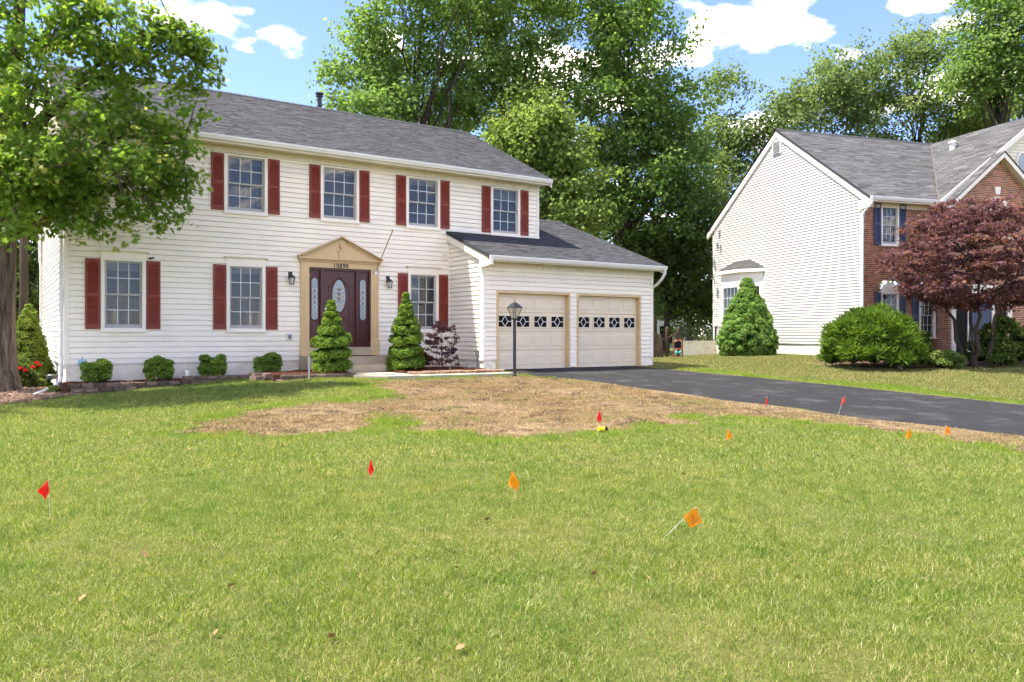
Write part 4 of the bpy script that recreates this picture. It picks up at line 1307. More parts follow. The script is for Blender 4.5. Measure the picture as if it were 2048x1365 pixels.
# wooden fence and gate posts between the houses
fn = thing('picket_fence', 'short weathered dark wooden picket fence between the two houses', 'fence', (21.75, 23.4, terr(21.75, 23.4)), math.radians(-33))
pk = MB().prism([(-.06, 0), (.06, 0), (.06, .95), (.035, 1.0), (-.035, 1.0), (-.06, .95)], -.012, .012, 'y').mesh('picket')
for i in range(8):
    p = obj('picket', pk, 'wood_fence', fn); p.location = (-.15 + i * .145, R.uniform(-.015, .015), .05); p.rotation_euler = (R.uniform(-.05, .05), R.uniform(-.09, .09), 0); p.scale = (1, 1, R.uniform(.9, 1.05))
MB().box(-.2, 1.0, .015, .06, .25, .33).box(-.2, 1.0, .015, .06, .75, .83).build('rail', 'wood_fence', fn)
gp = thing('gate', 'open wooden gate frame with diagonal brace between two posts', 'gate', (22.62, 22.8, terr(22.6, 22.8)), math.radians(-33))
for x in (0.0, .46):
    MB().lathe((x, 0, -.1), [(.065, 0), (.06, 1.25), (.062, 1.30), (.045, 1.34), (0, 1.36)], 12).build('post', 'wood_fence', gp, smooth=True)
MB().beam((.02, -.06, .86), (.44, -.06, 1.08), (0, .04, 0), (0, 0, -.09)).build('brace', 'wood_fence', gp)
ct = thing('hand_cart', 'small rust orange framed cart with two teal containers between gate posts', 'cart', (22.76, 22.55, terr(22.8, 22.6)), math.radians(-33))
MB().tube([(0, 0, .05), (0, 0, .75)], .025, 8).tube([(.34, 0, .05), (.34, 0, .75)], .025, 8).tube([(0, 0, .70), (.34, 0, .70)], .022, 8).tube([(0, 0, .34), (.34, 0, .34)], .03, 8).tube([(0, 0, .08), (.34, 0, .08)], .022, 8).build('frame', 'rust_orange', ct)
MB().box(.03, .31, .02, .08, .38, .66).build('back_panel', 'mat_black', ct)
for x in (.10, .24):
    MB().lathe((x, -.01, .13), [(.02, 0), (.06, .03), (.062, .10), (.03, .15)], 12).build('container', 'teal', ct, smooth=True)

# far house glimpsed through the woods
fh = thing('house', 'pale grey house just visible far behind the dark trees', 'house', (41.5, 47.5, -.2), math.radians(-33))
MB().box(-4, 6, 0, 7, 0, 3.6).build('wall', 'distant_wall', fh)
MB().prism([(-.4, 3.55), (7.4, 3.55), (3.5, 6.0)], -4.3, 6.3, 'x').build('roof', 'distant_roof', fh)
for x in (-2.5, .5, 3.5):
    MB().box(x, x + 1, -.03, .02, 1.0, 2.4).build('window', 'glass_lite', fh)

# ---------------------------------------------------------------- garden walls of rough split blocks
def block_mesh(ln, h, d, seed):
    rr = random.Random(seed)
    j = lambda a: a + rr.uniform(-.012, .012)
    vs = [(0, 0, 0), (ln, 0, 0), (ln, d, 0), (0, d, 0), (0, 0, h), (ln, 0, h), (ln, d, h), (0, d, h)]
    m_ = MB()
    f = [(j(.02), j(-.012), j(.015)), (j(ln / 2), j(-.03), j(.02)), (j(ln - .02), j(-.012), j(.015)), (j(ln - .015), j(-.02), j(h - .02)), (j(ln / 2), j(-.035), j(h - .02)), (j(.015), j(-.02), j(h - .02))]
    m_.add(vs + f, [(3, 2, 1, 0), (4, 5, 6, 7), (1, 2, 6, 5), (2, 3, 7, 6), (3, 0, 4, 7), (8, 9, 12, 13), (9, 10, 11, 12), (0, 1, 10, 9, 8), (5, 4, 13, 12, 11), (0, 8, 13, 4), (1, 5, 11, 10)])
    m_.tone = [rr.random()] * 14
    return m_.mesh('block')
BLK = [block_mesh(.27, .095, .16, s) for s in range(14)]
def block_run(par, x0, x1, y, z, seed, last=None):
    rr = random.Random(seed)
    x = x0
    while x < x1 - .05:
        o = obj('block', rr.choice(BLK), 'stone_block', par)
        o.location = (x - par.location.x, y + rr.uniform(-.015, .015) - par.location.y, z - par.location.z)
        s = rr.uniform(.82, 1.0)
        o.scale = (s, 1, 1)
        o.rotation_euler = (0, 0, rr.uniform(-.03, .03))
        x += .27 * s + .008
gwall = thing('retaining_wall', 'low curved wall of brown split stone blocks under the square shrubs', 'wall', (1.3, 18.95, .1))
for k, (xa, xb, z) in enumerate(((1.34, 2.6, .06), (1.28, 3.4, .16), (1.36, 4.9, .26), (1.30, 5.35, .36), (3.6, 5.3, .455))):
    block_run(gwall, xa, xb, 18.92 + .02 * k, z, 90 + k)
gw2 = thing('retaining_wall', 'short straight stone border in front of the concrete steps', 'wall', (5.3, 17.45, .45))
for k, z in enumerate((.40, .495, .585)):
    if k < 2: block_run(gw2, 5.25 + .1 * k, 7.05, 17.42 + .02 * k, z, 110 + k)
rub = thing('stone_pile', 'loose dark stones heaped where the two garden walls meet', 'stones', (5.35, 18.3, .45))
for k in range(9):
    o = obj('block', R.choice(BLK), 'stone_block', rub)
    o.location = (R.uniform(-.30, .12), R.uniform(-.75, .45), .02 + .06 * (k % 2)); o.rotation_euler = (0, 0, R.uniform(.9, 2.0))
ed = thing('bed_edging', 'thin brick edging along the front of the red mulch bed', 'edging', (8.4, 17.2, .5))
x = 0
edm = MB().cbox(0, .20, 0, .06, 0, .07, .01).mesh('brick')
while x < 2.7:
    o = obj('brick', edm, 'brick_edge', ed); o.location = (x, .02, .03 + R.uniform(-.01, .01)); x += .215

# ---------------------------------------------------------------- lamp post, small things
lx, ly = 10.92, 16.35
lz = terr(lx, ly)
lp = thing('lamp_post', 'black lamp post with glass lantern standing before the garage', 'lamp post', (lx, ly, lz))
MB().tube([(0, 0, -.15), (0, 0, 1.42)], .040, 14).lathe((0, 0, 0), [(.055, -.02), (.055, .05), (.04, .06)], 14).build('post', 'black_metal', lp, smooth=False)
ln_ = MB().lathe((0, 0, 1.42), [(.05, 0), (.085, .03), (.085, .045)], 4, rot=math.pi / 4)
ln_.lathe((0, 0, 1.42), [(.215, .305), (.205, .32), (.11, .40), (.10, .41), (.06, .435), (.01, .45)], 4, rot=math.pi / 4)
ln_.tube([(0, 0, 1.86), (0, 0, 1.94)], .007, 6)
for k in range(4):
    t = math.pi / 4 + k * math.pi / 2
    ln_.tube([(.082 * math.cos(t), .082 * math.sin(t), 1.46), (.185 * math.cos(t), .185 * math.sin(t), 1.73)], .009, 5)
ln_.build('lantern', 'black_metal', lp)
MB().lathe((0, 0, 1.465), [(.072, 0), (.172, .258)], 4, rot=math.pi / 4).build('lantern_glass', 'glass_lamp', lp)
MB().tube([(0, 0, 1.46), (0, 0, 1.60)], .012, 8).lathe((0, 0, 1.58), [(.012, 0), (.03, .04), (.03, .07), (.01, .10)], 10).build('bulb', 'lamp_glass', lp)

pole = thing('flag_pole', 'bare brown wooden flag pole slanting from a bracket by the door', 'pole', (HX + 7.35, HY - .09, 3.2))
MB().tube([(0, -.02, .02), (.27, -.51, 1.085)], .013, 8).lathe((.27, -.51, 1.08), [(.014, 0), (.022, .02), (.014, .04)], 8).build('shaft', 'gold_wood', pole)
MB().box(-.035, .035, -.03, .02, -.06, .05).tube([(0, -.02, 0), (.03, -.09, .14)], .02, 8).build('bracket', 'silver', pole)
dm = thing('door_mat', 'small black mat lying on the concrete landing', 'mat', (HX + 6.55, HY - .78, .949))
MB().cbox(-.28, .42, -.2, .2, 0, .012, .003).build('mat', 'mat_black', dm)
rod = thing('metal_stake', 'thin grey metal rod stuck upright at the lawn edge', 'stake', (5.92, 17.22, terr(5.92, 17.22)))
MB().tube([(0, 0, -.1), (.005, 0, .52)], .014, 8).build('rod', 'rod_steel', rod)
pv = thing('cleanout_pipe', 'short white capped pipe standing among the square shrubs', 'pipe', (3.72, 19.22, .44))
MB().tube([(0, 0, 0), (0, 0, .17)], .045, 12).lathe((0, 0, .17), [(.055, 0), (.055, .06), (.035, .07)], 12).build('pipe', 'plastic_white', pv)
sg = thing('yard_sign', 'small pale blue sign behind the leftmost square shrub', 'sign', (1.62, 19.55, .44))
MB().prism([(-.09, .38), (-.04, .34), (.04, .34), (.09, .38), (.09, .50), (0, .53), (-.09, .50)], -.006, .006, 'y').build('plate', 'sign_blue', sg)
MB().tube([(0, .01, 0), (0, .01, .58)], .007, 6).build('stake', 'plastic_grey', sg)
can = thing('marker_can', 'small yellow canister with black end lying at the dead patch edge', 'canister', (7.16, 8.5, terr(7.16, 8.5) + .045))
MB().tube([(-.05, .02, 0), (.04, -.005, 0)], .034, 12).build('can', 'yellow', can)
MB().tube([(.041, -.005, 0), (.085, -.018, 0)], .030, 12).build('cap', 'mat_black', can)
stk = thing('plant_stake', 'thin pale stake beside the small purple maple', 'stake', (9.98, 18.0, .52))
MB().tube([(0, 0, 0), (.01, 0, .62)], .008, 6).build('rod', 'plastic_white', stk)

# utility flags: base, colour, wire top and cloth corners (metres right / up of the base), label
RV = Vector((math.cos(CAM_AZ), -math.sin(CAM_AZ), 0)); FV = Vector((math.sin(CAM_AZ), math.cos(CAM_AZ), 0))
def flag(x, y, k, top, corners, mat, label, curl=.012, prn=False):
    b = thing('marker_flag', label, 'flag', (x, y, terr(x, y)), 0, 'utility marker flags on the lawn')
    P = lambda c, d=0: RV * (c[0] * k) + Vector((0, 0, c[1] * k)) + FV * d
    MB().tube([P((0, -8)), P(top)], .0017, 5).build('wire', 'flag_wire', b)
    a, bb, c, d = [P(q) for q in corners]
    n = 8
    m_ = MB()
    for i in range(n + 1):
        for j in range(n + 1):
            u, v = i / n, j / n
            p = (a * (1 - u) + bb * u) * (1 - v) + (d * (1 - u) + c * u) * v
            p = p - FV * (.003 + curl * math.sin(u * 4.2) * v + curl * .5 * math.sin(v * 5 + u * 2))
            m_.v.append(tuple(p))
    for i in range(n):
        for j in range(n):
            q = i * (n + 1) + j
            m_.f.append((q, q + 1, q + n + 2, q + n + 1))
    m_.build('cloth', mat, b, smooth=True)
    if prn:
        e1 = (bb - a); e2 = (d - a)
        pr = MB()
        def Q(u, v): return a + e1 * u + e2 * v - FV * (.005 + curl * math.sin(u * 4.2) * v + curl * .5 * math.sin(v * 5 + u * 2))
        for v0, u0, u1, h in ((.80, .22, .78, .060), (.68, .25, .70, .022), (.62, .30, .66, .022), (.56, .28, .50, .022), (.40, .20, .34, .022), (.34, .62, .78, .022), (.28, .20, .32, .02)):
            kk = u0
            while kk < u1:
                e = min(kk + (.055 if h > .05 else .035), u1)
                pr.quad(Q(kk, v0), Q(e, v0), Q(e, v0 + h), Q(kk, v0 + h)); kk = e + (.022 if h > .05 else .014)
        for cu, cv, r in ((.50, .42, .075), (.52, .24, .05)):
            for i in range(12):
                t0, t1 = i * math.pi / 6, (i + 1) * math.pi / 6
                pr.quad(Q(cu + r * math.cos(t0), cv + r * math.sin(t0)), Q(cu + r * math.cos(t1), cv + r * math.sin(t1)), Q(cu + r * .55 * math.cos(t1), cv + r * .55 * math.sin(t1)), Q(cu + r * .55 * math.cos(t0), cv + r * .55 * math.sin(t0)))
        pr.build('print', 'ink', b)
    return b
m1 = 1 / 1562
flag(.40, 7.77, 6.7 * m1, (-3, 82), [(-3, 81), (-25, 58), (-9, 40), (-1, 56)], 'flag_red', 'red flag on the left of the lawn, nearest of the red ones')
flag(3.26, 7.56, 8.1 * m1, (0, 44), [(0, 43), (6, 19), (-1, 6), (-6, 20)], 'flag_red', 'drooping red flag on the green lawn before the brown patch')
flag(4.15, 6.19, 7.45 * m1, (-8, 49), [(-8, 49), (7, 24), (2, 7), (-16, 19)], 'flag_orange', 'drooping orange flag in the middle of the lawn')
flag(4.34, 4.44, 6.1 * m1, (69, 60), [(45, 42), (69, 60), (83, 30), (59, 18)], 'flag_orange', 'printed orange flag on a strongly slanted wire, nearest the viewer', .006, True)
flag(7.24, 8.64, 11.2 * m1, (0, 43), [(0, 42), (4, 21), (-1, 14), (-6, 25)], 'flag_red', 'dark red flag on the brown patch above the yellow canister')
flag(8.06, 7.01, 10.3 * m1, (1, 33), [(1, 32), (10, 14), (-4, 6), (-2, 16)], 'flag_orange', 'orange flag right of the brown patch, leaning left at its foot')
flag(11.84, 9.4, 14.45 * m1, (2, 24), [(2, 23), (4, 9), (-3, 1), (0, 10)], 'flag_red', 'bright red flag at the driveway edge, farthest from the viewer')
flag(11.88, 7.99, 13.25 * m1, (17, 43), [(17, 43), (18, 30), (9, 26), (12, 34)], 'flag_pink', 'pinkish red flag on a slanted wire in front of the driveway')
flag(10.48, 5.95, 10.75 * m1, (3, 34), [(3, 33), (8, 13), (0, 5), (-4, 11)], 'flag_orange', 'limp orange flag by the straw strip, left of the last two')
flag(11.48, 5.94, 11.3 * m1, (-2, 25), [(-2, 24), (6, 20), (9, 7), (-3, 7)], 'flag_orange', 'spread orange flag by the straw strip, rightmost of all flags')
# ---------------------------------------------------------------- vegetation
leafmat('leaf_oak', (.100, .175, .026), (.205, .295, .048), (.40, .38, .10), trans=.54, rough=.55, spec=.2)
leafmat('leaf_maple', (0.090, 0.154, 0.042), (0.217, 0.307, 0.090), (0.297, 0.360, 0.127), trans=.45)
leafmat('leaf_dark', (0.083, 0.148, 0.038), (0.191, 0.281, 0.072), (0.254, 0.329, 0.095), trans=.45)
leafmat('leaf_lime', (0.122, 0.175, 0.040), (0.239, 0.302, 0.080), (0.297, 0.350, 0.106), trans=.45)
leafmat('leaf_olive', (0.090, 0.133, 0.051), (0.196, 0.254, 0.101), (0.276, 0.297, 0.138), trans=.45)
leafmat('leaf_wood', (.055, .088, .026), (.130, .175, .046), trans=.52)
leafmat('leaf_purple', (0.075, 0.031, 0.036), (0.187, 0.089, 0.099), (0.391, 0.162, 0.093), trans=.42)
leafmat('leaf_purple_dark', (.030, .012, .016), (.075, .032, .040), trans=.3)
leafmat('needle', (0.083, 0.156, 0.021), (0.220, 0.320, 0.041), (0.312, 0.385, 0.055), trans=.35)
leafmat('needle_blue', (0.089, 0.179, 0.040), (0.218, 0.336, 0.072), (0.314, 0.403, 0.111), trans=.35)
leafmat('needle_left', (0.111, 0.167, 0.026), (0.235, 0.303, 0.049), (0.269, 0.201, 0.089), trans=.35)
leafmat('leaf_box', (0.096, 0.168, 0.031), (0.276, 0.373, 0.058), (0.550, 0.614, 0.096), trans=.35)
leafmat('juniper', (0.053, 0.109, 0.013), (0.126, 0.199, 0.021), (0.199, 0.264, 0.040), trans=.28)
leafmat('leaf_shrub', (0.045, 0.078, 0.015), (0.120, 0.165, 0.030), (0.300, 0.150, 0.060), trans=.3)
leafmat('leaf_bronze', (.11, .055, .018), (.19, .10, .03), trans=.3)
leafmat('petal_red', (.45, .01, .012), (.6, .02, .03), trans=.3)

def crown_pts(blobs, rng, shell=.55):
    """clump centres spread through ellipsoids, more towards the outside"""
    out = []
    for x, y, z, r, rz, n in blobs:
        n = int(n)
        d = norm(rng.normal(size=(n, 3)))
        q = rng.uniform(shell ** 3, 1, n) ** (1 / 3)
        out.append(np.array([x, y, z]) + d * q[:, None] * np.array([r, r, rz]))
    return np.concatenate(out)
def clump_leaves(cs, per, cr, size, rng, flat=.62, up=.8, svar=.35):
    """leaves gathered in small sprays round every clump centre"""
    n = len(cs) * per
    sub = 5                                                   # sprays in a clump
    so_ = rng.normal(size=(len(cs), sub, 3)) * np.array([1, 1, flat]) * cr * .62
    pick = rng.integers(0, sub, (len(cs), per))
    base = cs[:, None, :] + np.take_along_axis(so_, pick[:, :, None], 1)
    off = rng.normal(size=(len(cs), per, 3)) * np.array([1, 1, flat]) * cr * .36
    pos = (base + off).reshape(-1, 3)
    nr = rng.normal(size=(n, 3)) * .75 + np.array([0, 0, up]) + norm((pos - np.repeat(cs, per, 0))) * .5
    sz = size * (1 + rng.uniform(-svar, svar, n))
    tn = np.clip(rng.normal(.45, .2, n) + np.repeat(rng.normal(0, .16, len(cs)), per), 0, 1)
    return pos, nr, sz, tn
def limb(mb, a, b, r0, r1, rng, n=6, sides=6, sag=.12):
    a, b = np.asarray(a, float), np.asarray(b, float)
    ln = np.linalg.norm(b - a)
    pts = []
    for i in range(n + 1):
        t = i / n
        p = a + (b - a) * t + np.array([0, 0, 1]) * sag * ln * math.sin(math.pi * t) * .6
        if 0 < i < n: p = p + rng.normal(size=3) * ln * .022
        pts.append(p)
    mb.tube(pts, [r0 + (r1 - r0) * (i / n) for i in range(n + 1)], sides, cap=False)
    return pts
def tree(name, label, base, blobs, leafm, seed, per=85, cr=.62, size=.17, tr=.28, bark='bark_far', tmpl=QUADL, limbs=16, group='tall trees behind the houses', cat='tree', extra=None, twig=.3, top=.8, lean=(0, 0), shell=.5, flat=.62, keep=None, trunkpts=None, hmin=None, lr=.5):
    rng = np.random.default_rng(seed)
    bz = terr(*base)
    root = thing(name, label, cat, (base[0], base[1], bz), 0, group)
    cs = crown_pts(blobs, rng, shell)
    if extra is not None: cs = np.concatenate([cs, np.asarray(extra)])
    if keep: cs = cs[[bool(keep(c)) for c in cs]]
    org = np.array([base[0], base[1], bz])
    loc = cs - org
    zt = loc[:, 2].max() * top
    cc = loc[:, :2].mean(0)
    mb = MB()
    if trunkpts: tp = [np.asarray(p, float) for p in trunkpts[0]]; trad = trunkpts[1]
    else:
        tp = []
        for i in range(9):
            t = i / 8
            p = np.array([cc[0] * t ** 1.5, cc[1] * t ** 1.5, zt * t - .2])
            if 0 < i: p[:2] += rng.normal(size=2) * .12 * min(1, tr * 4)
            tp.append(p)
        trad = [tr * (1.5 if i == 0 else 1.08 if i == 1 else (1 - .11 * i)) for i in range(9)]
    mb.tube(tp, trad, 12)
    tpz = np.array([p[2] for p in tp])
    ends = loc[rng.choice(len(loc), min(limbs, len(loc)), replace=False)]
    samples = []
    for e in ends:
        h = np.clip(e[2] * rng.uniform(.35, .75), hmin or tpz[2], tpz[-1])
        s = np.array([np.interp(h, tpz, [p[0] for p in tp]), np.interp(h, tpz, [p[1] for p in tp]), h])
        r0 = max(.03, np.interp(h, tpz, trad) * lr)
        samples += limb(mb, s, e, r0, .018, rng)[2:]
    S = np.array(samples)
    for c in loc[rng.random(len(loc)) < twig]:
        k = np.argmin(((S - c) ** 2).sum(1))
        limb(mb, S[k], c, .022, .008, rng, 3, 4, .05)
    mb.build('trunk', bark, root, smooth=True)
    pos, nr, sz, tn = clump_leaves(loc, per, cr, size, rng, flat)
    if keep:
        kk = np.array([bool(keep(p + org)) for p in pos])
        pos, nr, sz, tn = pos[kk], nr[kk], sz[kk], tn[kk]
    o = obj('crown', leaves('crown', pos, nr, sz, tn, tmpl, rng), leafm, root)
    return root

TALL = [
    ('tree', 'tall broad tree behind the roof, first right of the black flue', (16.62, 33.38), [(14.64, 34.68, 13.34, 1.78, 2.13, 26), (16.03, 33.77, 15.95, 2.37, 2.61, 40), (17.68, 33.87, 13.42, 2.68, 2.19, 40), (18.0, 32.46, 18.79, 3.55, 2.61, 45), (15.02, 33.24, 11.64, 1.84, 1.15, 18), (19.5, 32.66, 15.61, 1.95, 2.68, 26)], 'leaf_maple', 1, .30),
    ('tree', 'tall forked tree behind the right end of the roof ridge', (21.27, 33.89), [(21.59, 33.68, 17.63, 2.82, 2.82, 40), (23.3, 32.54, 20.19, 3.59, 2.82, 40), (20.74, 34.24, 13.79, 2.3, 2.05, 26), (22.87, 32.83, 14.3, 2.3, 2.3, 30), (24.8, 31.55, 17.12, 2.56, 2.82, 36)], 'leaf_maple', 2, .34),
    ('tree', 'large dark green tree behind the garage roof', (26.05, 29.52), [(26.67, 29.11, 15.98, 2.37, 2.25, 40), (27.92, 28.28, 12.74, 2.0, 1.75, 30), (25.63, 29.8, 12.49, 2.75, 2.25, 42), (27.09, 28.83, 9.99, 2.75, 2.0, 42), (24.8, 30.35, 8.99, 2.25, 2.25, 34), (26.67, 29.11, 7.49, 2.75, 1.5, 30), (25.84, 29.66, 18.23, 2.25, 2.0, 26), (28.34, 28.0, 10.49, 1.5, 1.5, 18)], 'leaf_dark', 3, .36),
    ('tree', 'smaller yellow green tree against the right end of the roof', (19.72, 27.72), [(19.44, 27.9, 10.64, 1.31, 1.31, 26), (20.17, 27.42, 9.77, 1.2, 1.31, 24), (20.53, 27.18, 8.03, 1.52, 1.52, 28), (21.08, 26.82, 6.51, 1.31, 1.09, 18), (18.9, 28.26, 9.55, 0.87, 0.87, 12)], 'leaf_lime', 4, .14),
    ('tree', 'low dark tree filling the gap right of the garage', (28.64, 29.01), [(28.64, 29.01, 6.62, 2.05, 1.79, 30), (29.92, 28.16, 7.9, 1.54, 2.3, 26), (30.13, 28.01, 4.32, 1.28, 2.3, 26), (28.85, 28.86, 3.55, 1.28, 1.54, 20), (27.78, 29.57, 5.6, 1.79, 1.28, 20)], 'leaf_wood', 5, .16),
    ('tree', 'thin sparse tree standing alone left of the neighbouring gable peak', (35.58, 31.6), [(35.88, 31.4, 15.78, 1.33, 1.33, 16), (35.63, 31.57, 12.99, 1.77, 1.47, 22), (36.86, 30.75, 12.4, 1.62, 1.33, 22), (33.61, 30.5, 10.23, 1.69, 1.97, 24), (36.61, 30.91, 10.04, 1.77, 1.77, 20)], 'leaf_olive', 6, .17),
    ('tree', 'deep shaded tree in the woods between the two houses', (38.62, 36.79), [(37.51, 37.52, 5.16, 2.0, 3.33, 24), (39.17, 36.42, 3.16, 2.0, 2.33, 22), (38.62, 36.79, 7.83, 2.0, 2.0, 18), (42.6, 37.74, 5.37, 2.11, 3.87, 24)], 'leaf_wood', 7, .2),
    ('tree', 'olive green tree behind the peak of the neighbouring gable', (39.56, 28.96), [(40.54, 28.31, 15.64, 2.36, 1.77, 34), (38.46, 28.49, 13.89, 1.73, 1.73, 24), (41.77, 27.5, 16.81, 1.77, 1.77, 26), (42.01, 27.33, 14.46, 2.06, 1.77, 24), (37.74, 28.97, 12.45, 1.15, 1.44, 14)], 'leaf_olive', 8, .22),
    ('tree', 'olive green tree behind the middle of the neighbouring roof', (45.2, 25.22), [(44.47, 25.71, 16.81, 2.36, 2.06, 36), (45.7, 24.89, 18.58, 1.47, 1.47, 20), (43.98, 26.03, 14.46, 2.65, 1.77, 28), (46.43, 24.4, 15.64, 2.36, 2.06, 30), (47.66, 23.59, 14.16, 2.06, 1.47, 22)], 'leaf_olive', 9, .22),
    ('tree', 'bright green tall tree at the right edge of the picture', (42.72, 19.66), [(42.51, 19.81, 17.12, 1.79, 2.05, 34), (44.22, 18.67, 17.89, 2.3, 2.56, 34), (42.08, 20.09, 14.82, 1.54, 1.54, 22), (43.79, 18.96, 14.3, 2.05, 2.05, 30), (43.58, 19.1, 20.71, 2.82, 2.05, 26)], 'leaf_maple', 10, .24),
    ('tree', 'lime green tree low behind the right of the neighbouring roof', (50.7, 22.77), [(50.2, 23.11, 14.44, 2.11, 1.5, 20), (52.71, 21.44, 15.64, 2.71, 2.71, 30), (48.69, 24.1, 13.54, 1.81, 0.9, 12)], 'leaf_lime', 11, .2),
    ('tree', 'dark tree seen between the oak trunk and the house corner', (1.35, 44.7), [(0.85, 45.03, 4.18, 1.7, 2.68, 30), (1.96, 46.7, 6.37, 1.79, 2.3, 26), (0.44, 45.3, 7.58, 2.19, 2.19, 26)], 'leaf_wood', 12, .2),
    ('tree', 'farthest dark tree low down left of the house', (2.85, 58.11), [(2.98, 58.02, 3.74, 1.6, 2.56, 22), (1.92, 58.72, 2.46, 1.92, 1.92, 22), (0.78, 54.68, 1.21, 1.77, 1.77, 20)], 'leaf_wood', 13, .2),
]
for nm, lb, base, blobs, lm, seed, tr in TALL:
    tree(nm, lb, base, [(x, y, z, r, rz, n * 1.25) for x, y, z, r, rz, n in blobs], lm, seed, tr=tr, per=(125 if lm != 'leaf_olive' else 90), limbs=22, size=.18, cr=.80)

# woods far behind, one mass
def woods():
    rng = np.random.default_rng(77)
    cs = []
    for k in range(26):
        t = k / 25
        x, y = 30 + 34 * t + rng.normal() * 2, 58 - 20 * t + rng.normal() * 3
        h = rng.uniform(5, 9)
        cs.append(np.array([x, y, 0]) + rng.normal(size=(26, 3)) * np.array([1.8, 1.8, 0]) + np.stack([np.zeros(26), np.zeros(26), rng.uniform(.2, h, 26)], 1))
    for k in range(10):
        x, y = -8 + k * 1.6, 66 + rng.normal() * 2
        cs.append(np.array([x, y, 0]) + rng.normal(size=(24, 3)) * np.array([1.6, 1.6, 0]) + np.stack([np.zeros(24), np.zeros(24), rng.uniform(0, 8, 24)], 1))
    cs = np.concatenate(cs)
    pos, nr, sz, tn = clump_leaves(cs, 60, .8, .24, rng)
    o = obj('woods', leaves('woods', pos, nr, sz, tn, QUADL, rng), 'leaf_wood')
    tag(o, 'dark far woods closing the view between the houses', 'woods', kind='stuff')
woods()
for px_, py_, h_, lb in ((0.72, 28.3, 9.0, 'slim straight trunk just right of the big oak trunk'), (33.2, 34.5, 9.0, 'thin dark trunk behind the black railing')):
    t_ = thing('slender_tree', lb, 'tree', (px_, py_, terr(px_, py_)))
    MB().tube([(0, 0, -.2), (.02, 0, 1), (.05, .02, 3), (0, .05, h_)], [.17, .13, .12, .09], 10).build('trunk', 'bark_far', t_, smooth=True)

# the big oak in front of the left corner
def oak_keep(p):
    x, y, z = p
    if x > .75 and y > 19.05 and z < 9.5: return False
    return z > 2.9
rgo = np.random.default_rng(55)
str_ = []
for sx, sy, sz, dx, n_ in ((2.95, 17.5, 5.9, .10, 5), (3.0, 17.5, 5.3, .09, 6), (2.9, 17.6, 4.9, .10, 5), (2.6, 17.5, 4.5, .10, 5), (2.1, 17.4, 4.35, .05, 5), (1.5, 17.5, 4.2, .04, 5), (1.0, 17.7, 4.1, .02, 4), (.4, 17.5, 4.1, .0, 5), (3.0, 17.4, 6.6, .15, 5), (2.9, 17.4, 7.9, .16, 4), (2.5, 17.4, 8.2, .2, 5), (3.3, 17.3, 7.45, .2, 5), (2.9, 17.5, 7.1, .2, 5)):
    for k in range(n_):
        str_.append((sx + dx * k + rgo.normal() * .05, sy + rgo.normal() * .08, sz - .13 * k + rgo.normal() * .04))
for k in range(16):
    f_ = k / 15
    str_.append((2.3 + 1.45 * f_ + rgo.normal() * .06, 17.5 - .4 * f_, 7.35 + .35 * math.sin(f_ * 2.6) - .25 * (k % 3 == 0) + rgo.normal() * .05))
tp = [(0, 0, -.25), (.0, 0, .12), (0, 0, .5), (0, .0, 1.4), (.02, -.02, 2.6), (.03, -.05, 3.5), (.0, -.2, 4.5), (.1, -.6, 5.8), (.3, -1.0, 7.2), (.4, -1.4, 8.6)]
oak = tree('oak_tree', 'large oak with spreading leafy crown at the left edge', (.08, 20.05),
           [(1.26, 17.88, 6.39, 1.5, 1.3, 62), (0.43, 18.43, 7.59, 1.7, 1.2, 50), (1.85, 17.38, 7.19, .95, 1.0, 34), (2.45, 17.76, 5.67, 0.65, 0.75, 24), (2.75, 17.8, 4.67, 0.5, 0.45, 12), (1.68, 17.6, 4.9, 1.5, 0.7, 44), (0.57, 17.62, 4.77, 1.06, 0.86, 40), (.1, 18.6, 4.35, .8, .45, 22), (1.25, 17.9, 4.3, .75, .38, 24), (-0.4, 18.98, 5.99, 1.2, 1.4, 26), (1.1, 17.99, 8.79, 2.0, 0.9, 34), (-1.8, 19.5, 7.0, 2.0, 2.0, 30)],
           'leaf_oak', 101, per=47, cr=.27, size=.132, tr=.36, bark='bark', tmpl=OAK, limbs=26, group=None, cat='tree', twig=.6, shell=.35, flat=.75, keep=oak_keep,
           extra=[(2.95, 17.48, 7.31), (3.28, 17.39, 7.5), (3.54, 17.21, 7.66), (3.76, 17.07, 7.4), (3.21, 17.31, 7.0), (3.43, 17.16, 6.79), (2.66, 17.43, 7.03), (0.92, 17.99, 3.63), (1.46, 17.63, 3.78), (1.57, 17.56, 3.48), (2.25, 17.47, 3.93), (2.31, 17.43, 3.62), (2.97, 17.59, 4.0), (3.2, 17.54, 4.46), (3.3, 17.42, 4.25), (2.75, 17.38, 3.8), (0.45, 17.46, 3.5), (0.17, 17.41, 3.28)] + str_,
           trunkpts=(tp, [.60, .45, .36, .325, .315, .31, .27, .21, .15, .07]), hmin=3.9, lr=.28)
lb_ = MB()
rg = np.random.default_rng(5)
lb_.tube([(.1, -.1, 3.35), (.45, -.55, 3.62), (.80, -1.1, 3.66), (1.0, -1.35, 3.85), (1.1, -1.6, 4.3), (1.4, -2.0, 4.9)], [.21, .17, .15, .14, .10, .06], 10)
lb_.tube([(.98, -1.3, 3.85), (1.5, -1.9, 4.2), (2.2, -2.4, 4.35), (2.8, -2.5, 4.5)], [.08, .06, .04, .02], 7)
lb_.build('limb', 'bark', oak, smooth=True)
lb_ = MB()
lb_.tube([(2.2, -2.6, 6.6), (2.7, -2.6, 7.0), (3.2, -2.75, 7.3), (3.6, -2.9, 7.4)], [.03, .022, .015, .008], 5)
lb_.build('limb', 'bark', oak, smooth=True)

